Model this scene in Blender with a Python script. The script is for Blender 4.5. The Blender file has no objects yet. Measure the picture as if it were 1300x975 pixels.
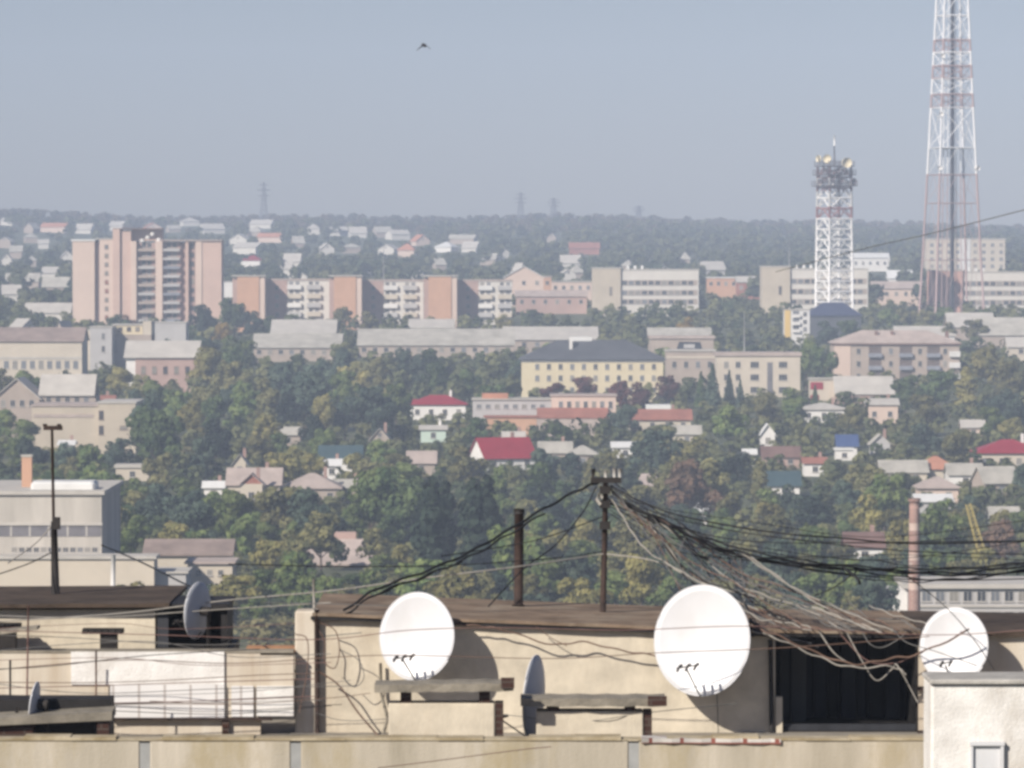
import bpy, math, random
import numpy as np
random.seed(7)
RNG = np.random.default_rng(11)
PI = math.pi
R = math.radians
scene = bpy.context.scene
COL = scene.collection

# ------------------------------------------------------------------ camera model (a tele lens on a high roof)
EYE = 45.0
FPX = 6184.0                       # focal length in units of the 1300 px wide photograph
PITCH = math.atan((487.5 - 330.0) / FPX)
CP, SP = math.cos(PITCH), math.sin(PITCH)

def P(px, py, D):
    """world point at depth D seen at photograph position px, py"""
    u = (px - 650.0) / FPX
    v = (487.5 - py) / FPX
    dy = CP + v * SP
    dz = -SP + v * CP
    s = D / dy
    return (u * s, D, EYE + dz * s)

def px_of(x, D):
    return 650 + x / D * FPX

def py_of(z, D):
    t = (z - EYE) / D
    v = (t * CP + SP) / (CP - t * SP)
    return 487.5 - v * FPX

TAB = [(-400, None), (500, None), (600, 770), (700, 722), (800, 672), (900, 622), (1000, 580), (1100, 545), (1200, 515), (1300, 487),
       (1400, 462), (1550, 430), (1750, 395), (2000, 368), (2400, 338), (2900, 309), (3500, 285)]
GD, GZ = [], []
for d, y in TAB:
    if y is None:
        GD.append(d); GZ.append(P(650, 770, 600)[2])
    else:
        GD.append(d); GZ.append(P(650, y, d)[2])
GD += [3800, 4400, 5200]; GZ += [GZ[-1] - 1, GZ[-1] - 14, GZ[-1] - 30]
GD, GZ = np.array(GD, float), np.array(GZ, float)

def ground(x, D):
    z = float(np.interp(D, GD, GZ))
    far = min(max((D - 2300) / 1200, 0), 1)
    return z + far * (-x * 0.011 + 1.6 * math.sin(x * 0.012 + 1) + 1.0 * math.sin(x * 0.031))

def D_of(py):
    """depth at which the ground is seen at height py of the photograph"""
    lo, hi = 480.0, 3500.0
    for _ in range(50):
        m = 0.5 * (lo + hi)
        if py_of(float(np.interp(m, GD, GZ)), m) > py: lo = m
        else: hi = m
    return lo

def D_top(px, py, H):
    """depth at which something H tall standing on the ground reaches up to py"""
    lo, hi = 480.0, 3500.0
    for _ in range(50):
        m = 0.5 * (lo + hi)
        if py_of(ground((px - 650) / FPX * m, m) + H, m) > py: lo = m
        else: hi = m
    return lo

# ------------------------------------------------------------------ materials
MATS = {}
def mat(name, col, rough=0.8, var=0.18, scale=0.6, dark=None, metal=0.0, streak=False, bump=0.0, spec=0.3, stain=None):
    if name in MATS: return MATS[name]
    m = bpy.data.materials.new(name); m.use_nodes = True
    nt = m.node_tree; b = nt.nodes['Principled BSDF']
    b.inputs['Roughness'].default_value = rough
    b.inputs['Metallic'].default_value = metal
    b.inputs['Specular IOR Level'].default_value = spec
    tc = nt.nodes.new('ShaderNodeTexCoord')
    mp = nt.nodes.new('ShaderNodeMapping')
    mp.inputs['Scale'].default_value = (scale, scale, scale * (0.12 if streak else 1))
    nt.links.new(tc.outputs['Object'], mp.inputs['Vector'])
    n = nt.nodes.new('ShaderNodeTexNoise'); n.inputs['Scale'].default_value = 1.0; n.inputs['Detail'].default_value = 5; n.inputs['Roughness'].default_value = 0.65
    nt.links.new(mp.outputs[0], n.inputs['Vector'])
    r = nt.nodes.new('ShaderNodeValToRGB')
    d = dark or tuple(c * (1 - 1.6 * var) for c in col)
    r.color_ramp.elements[0].position = 0.33; r.color_ramp.elements[0].color = (*d, 1)
    r.color_ramp.elements[1].position = 0.66; r.color_ramp.elements[1].color = (*[min(1, c * (1 + var * .5)) for c in col], 1)
    nt.links.new(n.outputs['Fac'], r.inputs['Fac'])
    if stain:
        n3 = nt.nodes.new('ShaderNodeTexNoise'); n3.inputs['Scale'].default_value = 1.0; n3.inputs['Detail'].default_value = 6; n3.inputs['Roughness'].default_value = .7
        mp3 = nt.nodes.new('ShaderNodeMapping'); mp3.inputs['Scale'].default_value = (.9, .9, .35); mp3.inputs['Location'].default_value = (3.7, 1.2, .4)
        nt.links.new(tc.outputs['Object'], mp3.inputs['Vector']); nt.links.new(mp3.outputs[0], n3.inputs['Vector'])
        r3 = nt.nodes.new('ShaderNodeValToRGB'); r3.color_ramp.elements[0].position = .50; r3.color_ramp.elements[0].color = (0, 0, 0, 1); r3.color_ramp.elements[1].position = .68; r3.color_ramp.elements[1].color = (.85, .85, .85, 1)
        nt.links.new(n3.outputs['Fac'], r3.inputs['Fac'])
        mxs = nt.nodes.new('ShaderNodeMix'); mxs.data_type = 'RGBA'; mxs.inputs['B'].default_value = (*stain, 1)
        nt.links.new(r3.outputs['Color'], mxs.inputs['Factor']); nt.links.new(r.outputs['Color'], mxs.inputs['A'])
        nt.links.new(mxs.outputs['Result'], b.inputs['Base Color'])
    else:
        nt.links.new(r.outputs['Color'], b.inputs['Base Color'])
    if bump:
        bp = nt.nodes.new('ShaderNodeBump'); bp.inputs['Strength'].default_value = bump; bp.inputs['Distance'].default_value = 0.02
        n2 = nt.nodes.new('ShaderNodeTexNoise'); n2.inputs['Scale'].default_value = 30; n2.inputs['Detail'].default_value = 4
        nt.links.new(tc.outputs['Object'], n2.inputs['Vector'])
        nt.links.new(n2.outputs['Fac'], bp.inputs['Height']); nt.links.new(bp.outputs[0], b.inputs['Normal'])
    MATS[name] = m
    return m

def bricky(name, col, mortar, sx, sy, msize=0.02, off=0.5, var=0.12, rough=0.85, rot=(PI / 2, 0, 0)):
    """courses of blocks or panels on upright walls: bricks lie in local x and z"""
    if name in MATS: return MATS[name]
    m = bpy.data.materials.new(name); m.use_nodes = True
    nt = m.node_tree; b = nt.nodes['Principled BSDF']; b.inputs['Roughness'].default_value = rough
    b.inputs['Specular IOR Level'].default_value = 0.25
    tc = nt.nodes.new('ShaderNodeTexCoord')
    sep = nt.nodes.new('ShaderNodeSeparateXYZ'); nt.links.new(tc.outputs['Object'], sep.inputs[0])
    ad = nt.nodes.new('ShaderNodeMath'); ad.operation = 'ADD'
    nt.links.new(sep.outputs[0], ad.inputs[0]); nt.links.new(sep.outputs[1], ad.inputs[1])
    cb = nt.nodes.new('ShaderNodeCombineXYZ'); nt.links.new(ad.outputs[0], cb.inputs[0]); nt.links.new(sep.outputs[2], cb.inputs[1])
    t = nt.nodes.new('ShaderNodeTexBrick'); nt.links.new(cb.outputs[0], t.inputs['Vector'])
    t.inputs['Scale'].default_value = 1.0; t.inputs['Brick Width'].default_value = sx; t.inputs['Row Height'].default_value = sy
    t.inputs['Mortar Size'].default_value = msize; t.inputs['Mortar Smooth'].default_value = 0.2; t.offset = off
    t.inputs['Color1'].default_value = (*col, 1); t.inputs['Color2'].default_value = (*[c * (1 - var) for c in col], 1); t.inputs['Mortar'].default_value = (*mortar, 1)
    n = nt.nodes.new('ShaderNodeTexNoise'); n.inputs['Scale'].default_value = 1.1; n.inputs['Detail'].default_value = 6
    nt.links.new(tc.outputs['Object'], n.inputs['Vector'])
    mr = nt.nodes.new('ShaderNodeMapRange'); mr.inputs['From Min'].default_value = .3; mr.inputs['From Max'].default_value = .7
    mr.inputs['To Min'].default_value = 1 - var * 1.5; mr.inputs['To Max'].default_value = 1.08
    nt.links.new(n.outputs['Fac'], mr.inputs['Value'])
    mx = nt.nodes.new('ShaderNodeVectorMath'); mx.operation = 'SCALE'
    nt.links.new(t.outputs['Color'], mx.inputs[0]); nt.links.new(mr.outputs[0], mx.inputs['Scale'])
    nt.links.new(mx.outputs[0], b.inputs['Base Color'])
    MATS[name] = m
    return m

def leafmat(name, c1, c2, nscale=0.5, rnd=0.35):
    if name in MATS: return MATS[name]
    m = bpy.data.materials.new(name); m.use_nodes = True
    nt = m.node_tree; b = nt.nodes['Principled BSDF']; b.inputs['Roughness'].default_value = 0.75
    b.inputs['Specular IOR Level'].default_value = 0.15
    tc = nt.nodes.new('ShaderNodeTexCoord')
    n = nt.nodes.new('ShaderNodeTexNoise'); n.inputs['Scale'].default_value = nscale; n.inputs['Detail'].default_value = 3
    nt.links.new(tc.outputs['Object'], n.inputs['Vector'])
    r = nt.nodes.new('ShaderNodeValToRGB')
    r.color_ramp.elements[0].position = 0.36; r.color_ramp.elements[0].color = (*c1, 1)
    r.color_ramp.elements[1].position = 0.64; r.color_ramp.elements[1].color = (*c2, 1)
    nt.links.new(n.outputs['Fac'], r.inputs['Fac'])
    oi = nt.nodes.new('ShaderNodeObjectInfo')
    mr = nt.nodes.new('ShaderNodeMapRange'); mr.inputs['To Min'].default_value = 1 - rnd * .6; mr.inputs['To Max'].default_value = 1 + rnd * 1.1
    nt.links.new(oi.outputs['Random'], mr.inputs['Value'])
    mx = nt.nodes.new('ShaderNodeVectorMath'); mx.operation = 'SCALE'
    nt.links.new(r.outputs['Color'], mx.inputs[0]); nt.links.new(mr.outputs[0], mx.inputs['Scale'])
    nt.links.new(mx.outputs[0], b.inputs['Base Color'])
    tr = nt.nodes.new('ShaderNodeBsdfTranslucent'); nt.links.new(mx.outputs[0], tr.inputs['Color'])
    ms = nt.nodes.new('ShaderNodeMixShader'); ms.inputs[0].default_value = 0.36
    nt.links.new(b.outputs[0], ms.inputs[1]); nt.links.new(tr.outputs[0], ms.inputs[2])
    nt.links.new(ms.outputs[0], nt.nodes['Material Output'].inputs['Surface'])
    MATS[name] = m
    return m

def banded(name, stops, a, b_):
    """paint in bands up a tower: colours switch at heights (local z)"""
    m = bpy.data.materials.new(name); m.use_nodes = True
    nt = m.node_tree; b = nt.nodes['Principled BSDF']; b.inputs['Roughness'].default_value = 0.6
    tc = nt.nodes.new('ShaderNodeTexCoord'); sep = nt.nodes.new('ShaderNodeSeparateXYZ'); nt.links.new(tc.outputs['Object'], sep.inputs[0])
    H = stops[-1][0]
    dv = nt.nodes.new('ShaderNodeMath'); dv.operation = 'DIVIDE'; dv.inputs[1].default_value = H
    nt.links.new(sep.outputs[2], dv.inputs[0])
    r = nt.nodes.new('ShaderNodeValToRGB'); r.color_ramp.interpolation = 'CONSTANT'
    els = r.color_ramp.elements
    els[0].position = 0; els[0].color = (*(a if stops[0][1] else b_), 1)
    els[1].position = min(.9999, stops[1][0] / H); els[1].color = (*(a if stops[1][1] else b_), 1)
    for z, k in stops[2:-1]:
        e = els.new(min(.9999, z / H)); e.color = (*(a if k else b_), 1)
    nt.links.new(dv.outputs[0], r.inputs['Fac']); nt.links.new(r.outputs['Color'], b.inputs['Base Color'])
    return m

# ------------------------------------------------------------------ mesh helper
class MB:
    def __init__(s): s.v, s.f, s.m, s.sm = [], [], [], []
    def add(s, vs, fs, mi=0, smooth=False):
        o = len(s.v); s.v += [tuple(v) for v in vs]
        for f in fs: s.f.append(tuple(i + o for i in f)); s.m.append(mi); s.sm.append(smooth)
        return s
    def box(s, x0, x1, y0, y1, z0, z1, mi=0, taper=0):
        t = taper
        vs = [(x0, y0, z0), (x1, y0, z0), (x1, y1, z0), (x0, y1, z0), (x0 + t, y0 + t, z1), (x1 - t, y0 + t, z1), (x1 - t, y1 - t, z1), (x0 + t, y1 - t, z1)]
        return s.add(vs, [(3, 2, 1, 0), (4, 5, 6, 7), (0, 1, 5, 4), (1, 2, 6, 5), (2, 3, 7, 6), (3, 0, 4, 7)], mi)
    def bbox(s, x0, x1, y0, y1, z0, z1, b=0.02, mi=0):
        """a box with chamfered vertical and top edges"""
        b = min(b, (x1 - x0) * .4, (y1 - y0) * .4, (z1 - z0) * .4)
        def ring(i, z): return [(x0 + i + b, y0 + i, z), (x1 - i - b, y0 + i, z), (x1 - i, y0 + i + b, z), (x1 - i, y1 - i - b, z), (x1 - i - b, y1 - i, z), (x0 + i + b, y1 - i, z), (x0 + i, y1 - i - b, z), (x0 + i, y0 + i + b, z)]
        vs = ring(0, z0) + ring(0, z1 - b) + ring(b, z1)
        fs = [tuple(range(7, -1, -1)), tuple(range(16, 24))]
        for k in (0, 8):
            for i in range(8): j = (i + 1) % 8; fs.append((k + i, k + j, k + 8 + j, k + 8 + i))
        return s.add(vs, fs, mi)
    def tube(s, pts, r, n=6, mi=0, cap=True, r1=None):
        pts = [np.array(p, float) for p in pts]
        vs, fs = [], []
        k = len(pts)
        for i, p in enumerate(pts):
            t = pts[min(i + 1, k - 1)] - pts[max(i - 1, 0)]
            t /= (np.linalg.norm(t) + 1e-9)
            a = np.array((0, 0, 1.0)) if abs(t[2]) < 0.9 else np.array((1.0, 0, 0))
            u = np.cross(t, a); u /= np.linalg.norm(u); w = np.cross(t, u)
            rr = r if r1 is None else r + (r1 - r) * i / (k - 1)
            for j in range(n):
                an = 2 * PI * j / n
                vs.append(p + rr * (math.cos(an) * u + math.sin(an) * w))
        for i in range(k - 1):
            for j in range(n):
                q = (j + 1) % n
                fs.append((i * n + j, i * n + q, (i + 1) * n + q, (i + 1) * n + j))
        if cap: fs.append(tuple(range(n))); fs.append(tuple(range((k - 1) * n, k * n))[::-1])
        return s.add(vs, fs, mi, n > 5)
    def prism(s, poly, y0, y1, mi=0):
        """polygon in x,z extruded along y"""
        n = len(poly)
        vs = [(x, y0, z) for x, z in poly] + [(x, y1, z) for x, z in poly]
        fs = [tuple(range(n)), tuple(range(2 * n - 1, n - 1, -1))] + [(i, n + i, n + (i + 1) % n, (i + 1) % n) for i in range(n)]
        return s.add(vs, fs, mi)
    def build(s, name, mats, parent=None, loc=None, world=False):
        me = bpy.data.meshes.new(name)
        vs = s.v
        o = bpy.data.objects.new(name, me)
        if parent is not None:
            o.parent = parent
            if world:
                c = parent
                ox, oy, oz = 0, 0, 0
                while c is not None: ox += c.location[0]; oy += c.location[1]; oz += c.location[2]; c = c.parent
                if loc is None: vs = [(a - ox, b - oy, c_ - oz) for a, b, c_ in vs]
        elif world and loc is None:
            a = np.array(vs); c = (a.min(0) + a.max(0)) / 2; c[2] = a[:, 2].min()
            vs = [tuple(q) for q in (a - c)]; o.location = tuple(c)
        if loc is not None: o.location = loc
        me.from_pydata(vs, [], s.f)
        for m in (mats if isinstance(mats, (list, tuple)) else [mats]): me.materials.append(m)
        me.polygons.foreach_set('material_index', s.m)
        me.polygons.foreach_set('use_smooth', s.sm)
        me.update()
        COL.objects.link(o)
        return o

def tag(o, label, cat, group=None, kind=None):
    o['label'] = label; o['category'] = cat
    if group: o['group'] = group
    if kind: o['kind'] = kind
    return o

def empty(name, loc, rz, label, cat, group=None):
    o = bpy.data.objects.new(name, None); o.location = loc; o.rotation_euler = (0, 0, rz); o.empty_display_size = 0.2
    COL.objects.link(o)
    return tag(o, label, cat, group)

def share(src, name, parent, loc=(0, 0, 0), rot=(0, 0, 0), scale=None):
    o = src.copy(); o.name = name; COL.objects.link(o); o.parent = parent; o.location = loc; o.rotation_euler = rot
    if scale: o.scale = scale
    return o

# window meshes shared by size
WIN = {}
WR = random.Random(21)
def window(root, x, y, z, w, h, frame, glass, name='window', bars=1, rz=0):
    u_ = WR.random()
    if u_ < .22: glass = MATS['curtained_pane']
    elif u_ < .34: glass = MATS['grey_pane']
    key = (round(w, 2), round(h, 2), frame.name, glass.name, bars)
    if key not in WIN:
        t = min(0.09, w * .12)
        m = MB()
        m.box(-w / 2, -w / 2 + t, -.07, 0, 0, h); m.box(w / 2 - t, w / 2, -.07, 0, 0, h)
        m.box(-w / 2 + t, w / 2 - t, -.07, 0, h - t, h); m.box(-w / 2 + t, w / 2 - t, -.07, 0, 0, t)
        for k in range(bars):
            xx = -w / 2 + w * (k + 1) / (bars + 1)
            m.box(xx - .035, xx + .035, -.06, 0, t, h - t)
        m.box(-w / 2 - .1, w / 2 + .1, -.16, 0, -.08, -.002)
        g = MB().box(-w / 2 + t, w / 2 - t, -.03, -.005, t, h - t)
        a = bpy.data.meshes.new('window'); a.from_pydata(m.v, [], m.f); a.materials.append(frame)
        c = bpy.data.meshes.new('pane'); c.from_pydata(g.v, [], g.f); c.materials.append(glass)
        WIN[key] = (a, c)
    a, c = WIN[key]
    o = bpy.data.objects.new(name, a); o.parent = root; o.location = (x, y, z); o.rotation_euler = (0, 0, rz); COL.objects.link(o)
    q = bpy.data.objects.new('pane', c); q.parent = o; COL.objects.link(q)
    return o

CLEAR = []       # px0, px1, py0, py1, D : what must stay in view between the trees
FOOT = []        # x0, x1, y0, y1 : footprints no tree may grow in

class Bld:
    """a building placed by what is seen of its front; local x runs along the front, y away from the camera, z up"""
    def __init__(s, name, label, cat, px0, px1, ptop, pbase, depth, group=None, rz=0, vis=None, D=None):
        s.D = D or D_of(pbase)
        s.k = s.D / FPX
        s.pc = (px0 + px1) / 2
        x = P(s.pc, ptop, s.D)[0]
        gz = ground(x, s.D) - 0.6
        s.gz = gz
        s.H = P(s.pc, ptop, s.D)[2] - gz
        s.w = (px1 - px0) * s.k
        s.depth = depth
        s.root = empty(name, (x, s.D, gz), rz, label, cat, group)
        CLEAR.append((px0, px1, ptop, vis if vis else pbase - 6, s.D))
        FOOT.append((x - s.w / 2 - 2, x + s.w / 2 + 2, s.D - 2, s.D + depth + 2))
    def lx(s, px): return (px - s.pc) * s.k
    def lz(s, py): return P(s.pc, py, s.D)[2] - s.gz
    def wall(s, m, px0=None, px1=None, ptop=None, y0=0, y1=None, pbot=None, name='wall'):
        x0 = -s.w / 2 if px0 is None else s.lx(px0); x1 = s.w / 2 if px1 is None else s.lx(px1)
        z1 = s.H if ptop is None else s.lz(ptop)
        z0 = 0 if pbot is None else s.lz(pbot)
        return MB().box(x0, x1, y0, s.depth if y1 is None else y1, z0, z1).build(name, m, s.root)
    def win(s, px, py_mid, w, h, frame, glass, y=0, bars=1):
        return window(s.root, s.lx(px), y, s.lz(py_mid) - h / 2, w, h, frame, glass, bars=bars)
    def flat_roof(s, m, over=.4, t=.5, px0=None, px1=None, ptop=None, y0=0, y1=None, name='roof'):
        x0 = -s.w / 2 if px0 is None else s.lx(px0); x1 = s.w / 2 if px1 is None else s.lx(px1)
        z1 = s.H if ptop is None else s.lz(ptop)
        return MB().box(x0 - over, x1 + over, y0 - over, (s.depth if y1 is None else y1) + over, z1 + .003, z1 + t).build(name, m, s.root)
    def gable_x(s, m, h, over=.5, t=.25, px0=None, px1=None, ptop=None, y0=0, y1=None, gm=None):
        """ridge parallel to the front: a slope faces the camera"""
        x0 = -s.w / 2 if px0 is None else s.lx(px0); x1 = s.w / 2 if px1 is None else s.lx(px1)
        return roof_gable_x(s.root, m, gm, x0, x1, y0, s.depth if y1 is None else y1, s.H if ptop is None else s.lz(ptop), h, over, t)
    def gable_y(s, m, h, over=.5, t=.25, px0=None, px1=None, ptop=None, y0=0, y1=None, gm=None):
        x0 = -s.w / 2 if px0 is None else s.lx(px0); x1 = s.w / 2 if px1 is None else s.lx(px1)
        return roof_gable_y(s.root, m, gm, x0, x1, y0, s.depth if y1 is None else y1, s.H if ptop is None else s.lz(ptop), h, over, t)
    def hip(s, m, h, over=.6, px0=None, px1=None, ptop=None, y0=0, y1=None, inset=None):
        x0 = -s.w / 2 if px0 is None else s.lx(px0); x1 = s.w / 2 if px1 is None else s.lx(px1)
        return roof_hip(s.root, m, x0, x1, y0, s.depth if y1 is None else y1, s.H if ptop is None else s.lz(ptop), h, over, inset)

def roof_gable_x(root, m, gm, x0, x1, y0, y1, z, h, over=.5, t=.25):
    ym = (y0 + y1) / 2; half = (y1 - y0) / 2; sl = h / half
    a, b = y0 - over, y1 + over; za = z - sl * over
    poly = [(a, za), (ym, z + h), (b, za), (b, za + t), (ym, z + h + t), (a, za + t)]
    v = [(x0 - over, y, q) for y, q in poly] + [(x1 + over, y, q) for y, q in poly]
    n = 6
    fs = [(0, 1, 4, 5), (1, 2, 3, 4), (11, 10, 7, 6), (10, 9, 8, 7)] + [(i, n + i, n + (i + 1) % n, (i + 1) % n) for i in range(n)]
    o = MB().add(v, fs).build('roof', m, root)
    if gm:
        for xx, s in ((x0, 1), (x1, -1)):
            g = MB(); xa, xb = sorted((xx, xx + .2 * s))
            g.add([(xa, y0, z), (xa, y1, z), (xa, ym, z + h - .01), (xb, y0, z), (xb, y1, z), (xb, ym, z + h - .01)], [(0, 2, 1), (3, 4, 5), (0, 1, 4, 3), (1, 2, 5, 4), (2, 0, 3, 5)])
            g.build('gable', gm, root)
    return o

def roof_gable_y(root, m, gm, x0, x1, y0, y1, z, h, over=.5, t=.25):
    xm = (x0 + x1) / 2; sl = h / ((x1 - x0) / 2)
    a, b = x0 - over, x1 + over; za = z - sl * over
    poly = [(a, za), (xm, z + h), (b, za), (b, za + t), (xm, z + h + t), (a, za + t)]
    n = 6
    v = [(x, y0 - over, q) for x, q in poly] + [(x, y1 + over, q) for x, q in poly]
    fs = [(0, 1, 4, 5), (1, 2, 3, 4), (11, 10, 7, 6), (10, 9, 8, 7)] + [(i, n + i, n + (i + 1) % n, (i + 1) % n) for i in range(n)]
    o = MB().add(v, fs).build('roof', m, root)
    if gm:
        g = MB().prism([(x0, z), (x1, z), (xm, z + h - .01)], y0, y0 + .2)
        g.build('gable', gm, root)
    return o

def roof_hip(root, m, x0, x1, y0, y1, z, h, over=.6, inset=None):
    half = (y1 - y0) / 2
    ins = inset if inset is not None else min(half, (x1 - x0) * .45)
    a, b, c, d = x0 - over, x1 + over, y0 - over, y1 + over
    ym = (y0 + y1) / 2
    za = z + .003
    t = .2
    v = [(a, c, za), (b, c, za), (b, d, za), (a, d, za), (a, c, za + t), (b, c, za + t), (b, d, za + t), (a, d, za + t), (a + ins + over, ym, z + h), (b - ins - over, ym, z + h)]
    fs = [(3, 2, 1, 0), (0, 1, 5, 4), (1, 2, 6, 5), (2, 3, 7, 6), (3, 0, 4, 7), (4, 5, 9, 8), (5, 6, 9), (6, 7, 8, 9), (7, 4, 8)]
    return MB().add(v, fs).build('roof', m, root)

HAZE, SUN, SKY, AIR, DUST, OZONE, EXPO = 0.00025, 5.0, 0.052, 1.0, 0.6, 3.0, 0.31

# ------------------------------------------------------------------ the near roof
M_panel = mat('beige_concrete_panel', (.50, .445, .37), .9, .16, 1.6, dark=(.34, .30, .235), streak=True, bump=.3, stain=(.36, .295, .18))
M_cream = mat('cream_plaster', (.62, .55, .44), .9, .16, 1.9, bump=.3, stain=(.46, .39, .30))
M_cream2 = mat('cream_plaster_worn', (.58, .53, .455), .9, .16, 1.6, dark=(.44, .36, .27), streak=True, bump=.2)
M_seal = mat('grey_joint_sealant', (.33, .33, .325), .9, .15, 3)
M_ochre = mat('lichen_stained_coping', (.42, .36, .26), .95, .3, 2.0, dark=(.26, .20, .11), bump=.3)
M_felt = mat('brown_roofing_felt', (.225, .165, .118), .95, .28, 1.7, dark=(.115, .08, .055), bump=.5, stain=(.28, .23, .175))
M_feltd = mat('dark_roofing_felt', (.080, .058, .044), .95, .34, 1.6, bump=.3)
M_gravel = mat('grey_roof_screed', (.30, .27, .23), .95, .2, 1.5, bump=.3)
M_black = mat('black_and_painted_shade', (.022, .02, .021), .7, .3, 2)  # plain black; also paints shade into the recess, hatch and vent opening
M_sheet = mat('dark_sheet_metal', (.035, .037, .045), .6, .35, 1.2, streak=True)
M_sheetl = mat('grey_sheet_metal', (.11, .11, .105), .7, .2, 1.2, streak=True)
M_white = mat('dish_white_paint', (.65, .65, .67), .38, .03, 2, spec=.4, stain=(.57, .56, .56))
M_dishback = mat('dish_grey_back', (.40, .42, .47), .5, .08, 2)
M_ww = mat('whitewash', (.78, .76, .735), .9, .06, 2.6, dark=(.60, .57, .54), bump=.5, stain=(.50, .455, .40))
M_wtile = bricky('white_glazed_blocks', (.70, .68, .67), (.46, .42, .40), .327, .40, .018, off=0, var=.05)
M_rust = mat('rusty_steel', (.055, .034, .028), .85, .3, 6, dark=(.025, .018, .016))
M_dark = mat('dark_steel', (.03, .026, .025), .7, .25, 5)
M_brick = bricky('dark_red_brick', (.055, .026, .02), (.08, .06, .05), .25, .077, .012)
M_conc = mat('weathered_concrete_lid', (.27, .24, .195), .95, .22, 2.5, dark=(.15, .135, .11), bump=.4)
M_cblack = mat('black_cable_sheath', (.012, .012, .014), .55, .1, 5)
M_cgrey = mat('grey_cable_sheath', (.15, .145, .14), .6, .15, 5)
M_cwhite = mat('pale_cable_sheath', (.35, .325, .29), .6, .15, 5)
M_cbrown = mat('brown_cable_sheath', (.16, .10, .075), .6, .2, 5)
M_cred = mat('reddish_cable_sheath', (.20, .115, .10), .6, .2, 5)
M_porc = mat('grey_porcelain', (.45, .43, .40), .35, .1, 5)
M_glassd = mat('dark_window_glass', (.03, .035, .045), .25, .2, .6, spec=.5)

def wbox(mb, px0, px1, pt, pb, D, depth, mi=0, z0=None, cham=0):
    x0, x1 = (px0 - 650) * D / FPX, (px1 - 650) * D / FPX
    z1 = P(650, pt, D)[2]; zz = P(650, pb, D)[2] if z0 is None else z0
    if cham: mb.bbox(x0, x1, D, D + depth, zz, z1, cham, mi)
    else: mb.box(x0, x1, D, D + depth, zz, z1, mi)
    return mb

ZP = P(650, 937, 57)[2]
ZR = ZP - .42
def S57(px, D=57.0): return (px - 650) * D / FPX

# the block below: facade panels, joints, coping, flat roof
near = empty('apartment_building', (0, 57, 0), 0, 'beige panel apartment block with a cluttered flat roof full of dishes and cables', 'building')
gz0 = ground(0, 57)
edges = [-2600, -1700, -900, -150, 183, 375, 805, 1236, 1700, 2600]
for i in range(len(edges) - 1):
    a, b = S57(edges[i]) + .06, S57(edges[i + 1]) - .06
    MB().bbox(a, b, 57, 57.3, gz0 - .5, ZP - .03, .015).build('wall_panel', M_panel, near, world=True)
    if i:
        x = S57(edges[i])
        MB().box(x - .06, x + .06, 57.012, 57.25, gz0 - .5, ZP - .06).build('panel_joint', M_seal, near, world=True)
cp = MB()
xs = np.linspace(S57(-2600), S57(2600), 90)
for i in range(89):
    h = .012 * math.sin(i * 1.7) + .008 * math.sin(i * 4.1)
    cp.box(xs[i], xs[i + 1], 56.985 + .006 * math.sin(i * 2.3), 57.32, ZP - .028, ZP + .004 + h)
cp.build('parapet_coping', M_ochre, near, world=True)
MB().box(S57(-2600), S57(2600), 57.32, 70.2, ZR - .4, ZR).build('flat_roof', M_gravel, near, world=True)
MB().box(S57(-2600), S57(2600), 70.2, 70.5, gz0 - .5, ZP - .1).build('rear_wall', M_panel, near, world=True)
MB().box(S57(-2600), S57(-2600) + .3, 57.3, 70.2, gz0 - .5, ZR - .41).build('end_wall', M_panel, near, world=True)
MB().box(S57(2600) - .3, S57(2600), 57.3, 70.2, gz0 - .5, ZR - .41).build('end_wall', M_panel, near, world=True)

# main roof superstructure with the deep recess on its right
def slope_slab(mb, px0, px1, yb0, yb1, D, depth, t):
    """roof slab whose front lower edge runs from yb0 to yb1"""
    x0, x1 = S57(px0, D), S57(px1, D)
    za, zb = P(650, yb0, D)[2], P(650, yb1, D)[2]
    n = 14
    for i in range(n):
        f0, f1 = i / n, (i + 1) / n
    vs = []
    for i in range(n + 1):
        f = i / n; x = x0 + (x1 - x0) * f; z = za + (zb - za) * f
        e = .012 * math.sin(i * 2.2 + px0)
        vs += [(x, D + e, z), (x, D + depth, z), (x, D + depth, z + t), (x, D + e, z + t + e * .5)]
    fs = [(0, 1, 2, 3), (4 * n + 3, 4 * n + 2, 4 * n + 1, 4 * n)]
    for i in range(n):
        o = 4 * i
        for k in range(4): q = (k + 1) % 4; fs.append((o + q, o + k, o + 4 + k, o + 4 + q))
    return mb.add(vs, fs)

sup = empty('roof_machine_room', (S57(780, 62), 62, ZR), 0, 'long cream machine room on the roof with brown felt roof and dark recess', 'roof structure')
DW = 62.0
zw0, zw1 = P(650, 785, DW)[2], P(650, 803, DW)[2]
x0, x1 = S57(405, DW), S57(985, DW)
m = MB(); m.add([(x0, DW, ZR), (x1, DW, ZR), (x1, DW + 3.4, ZR), (x0, DW + 3.4, ZR), (x0, DW, zw0), (x1, DW, zw1), (x1, DW + 3.4, zw1), (x0, DW + 3.4, zw0)],
                [(3, 2, 1, 0), (4, 5, 6, 7), (0, 1, 5, 4), (1, 2, 6, 5), (2, 3, 7, 6), (3, 0, 4, 7)])
m.build('wall', M_cream, sup, world=True)
wbox(MB(), 1167, 1500, 806, 0, DW, 3.4, z0=ZR).build('wall', M_cream2, sup, world=True)
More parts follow.
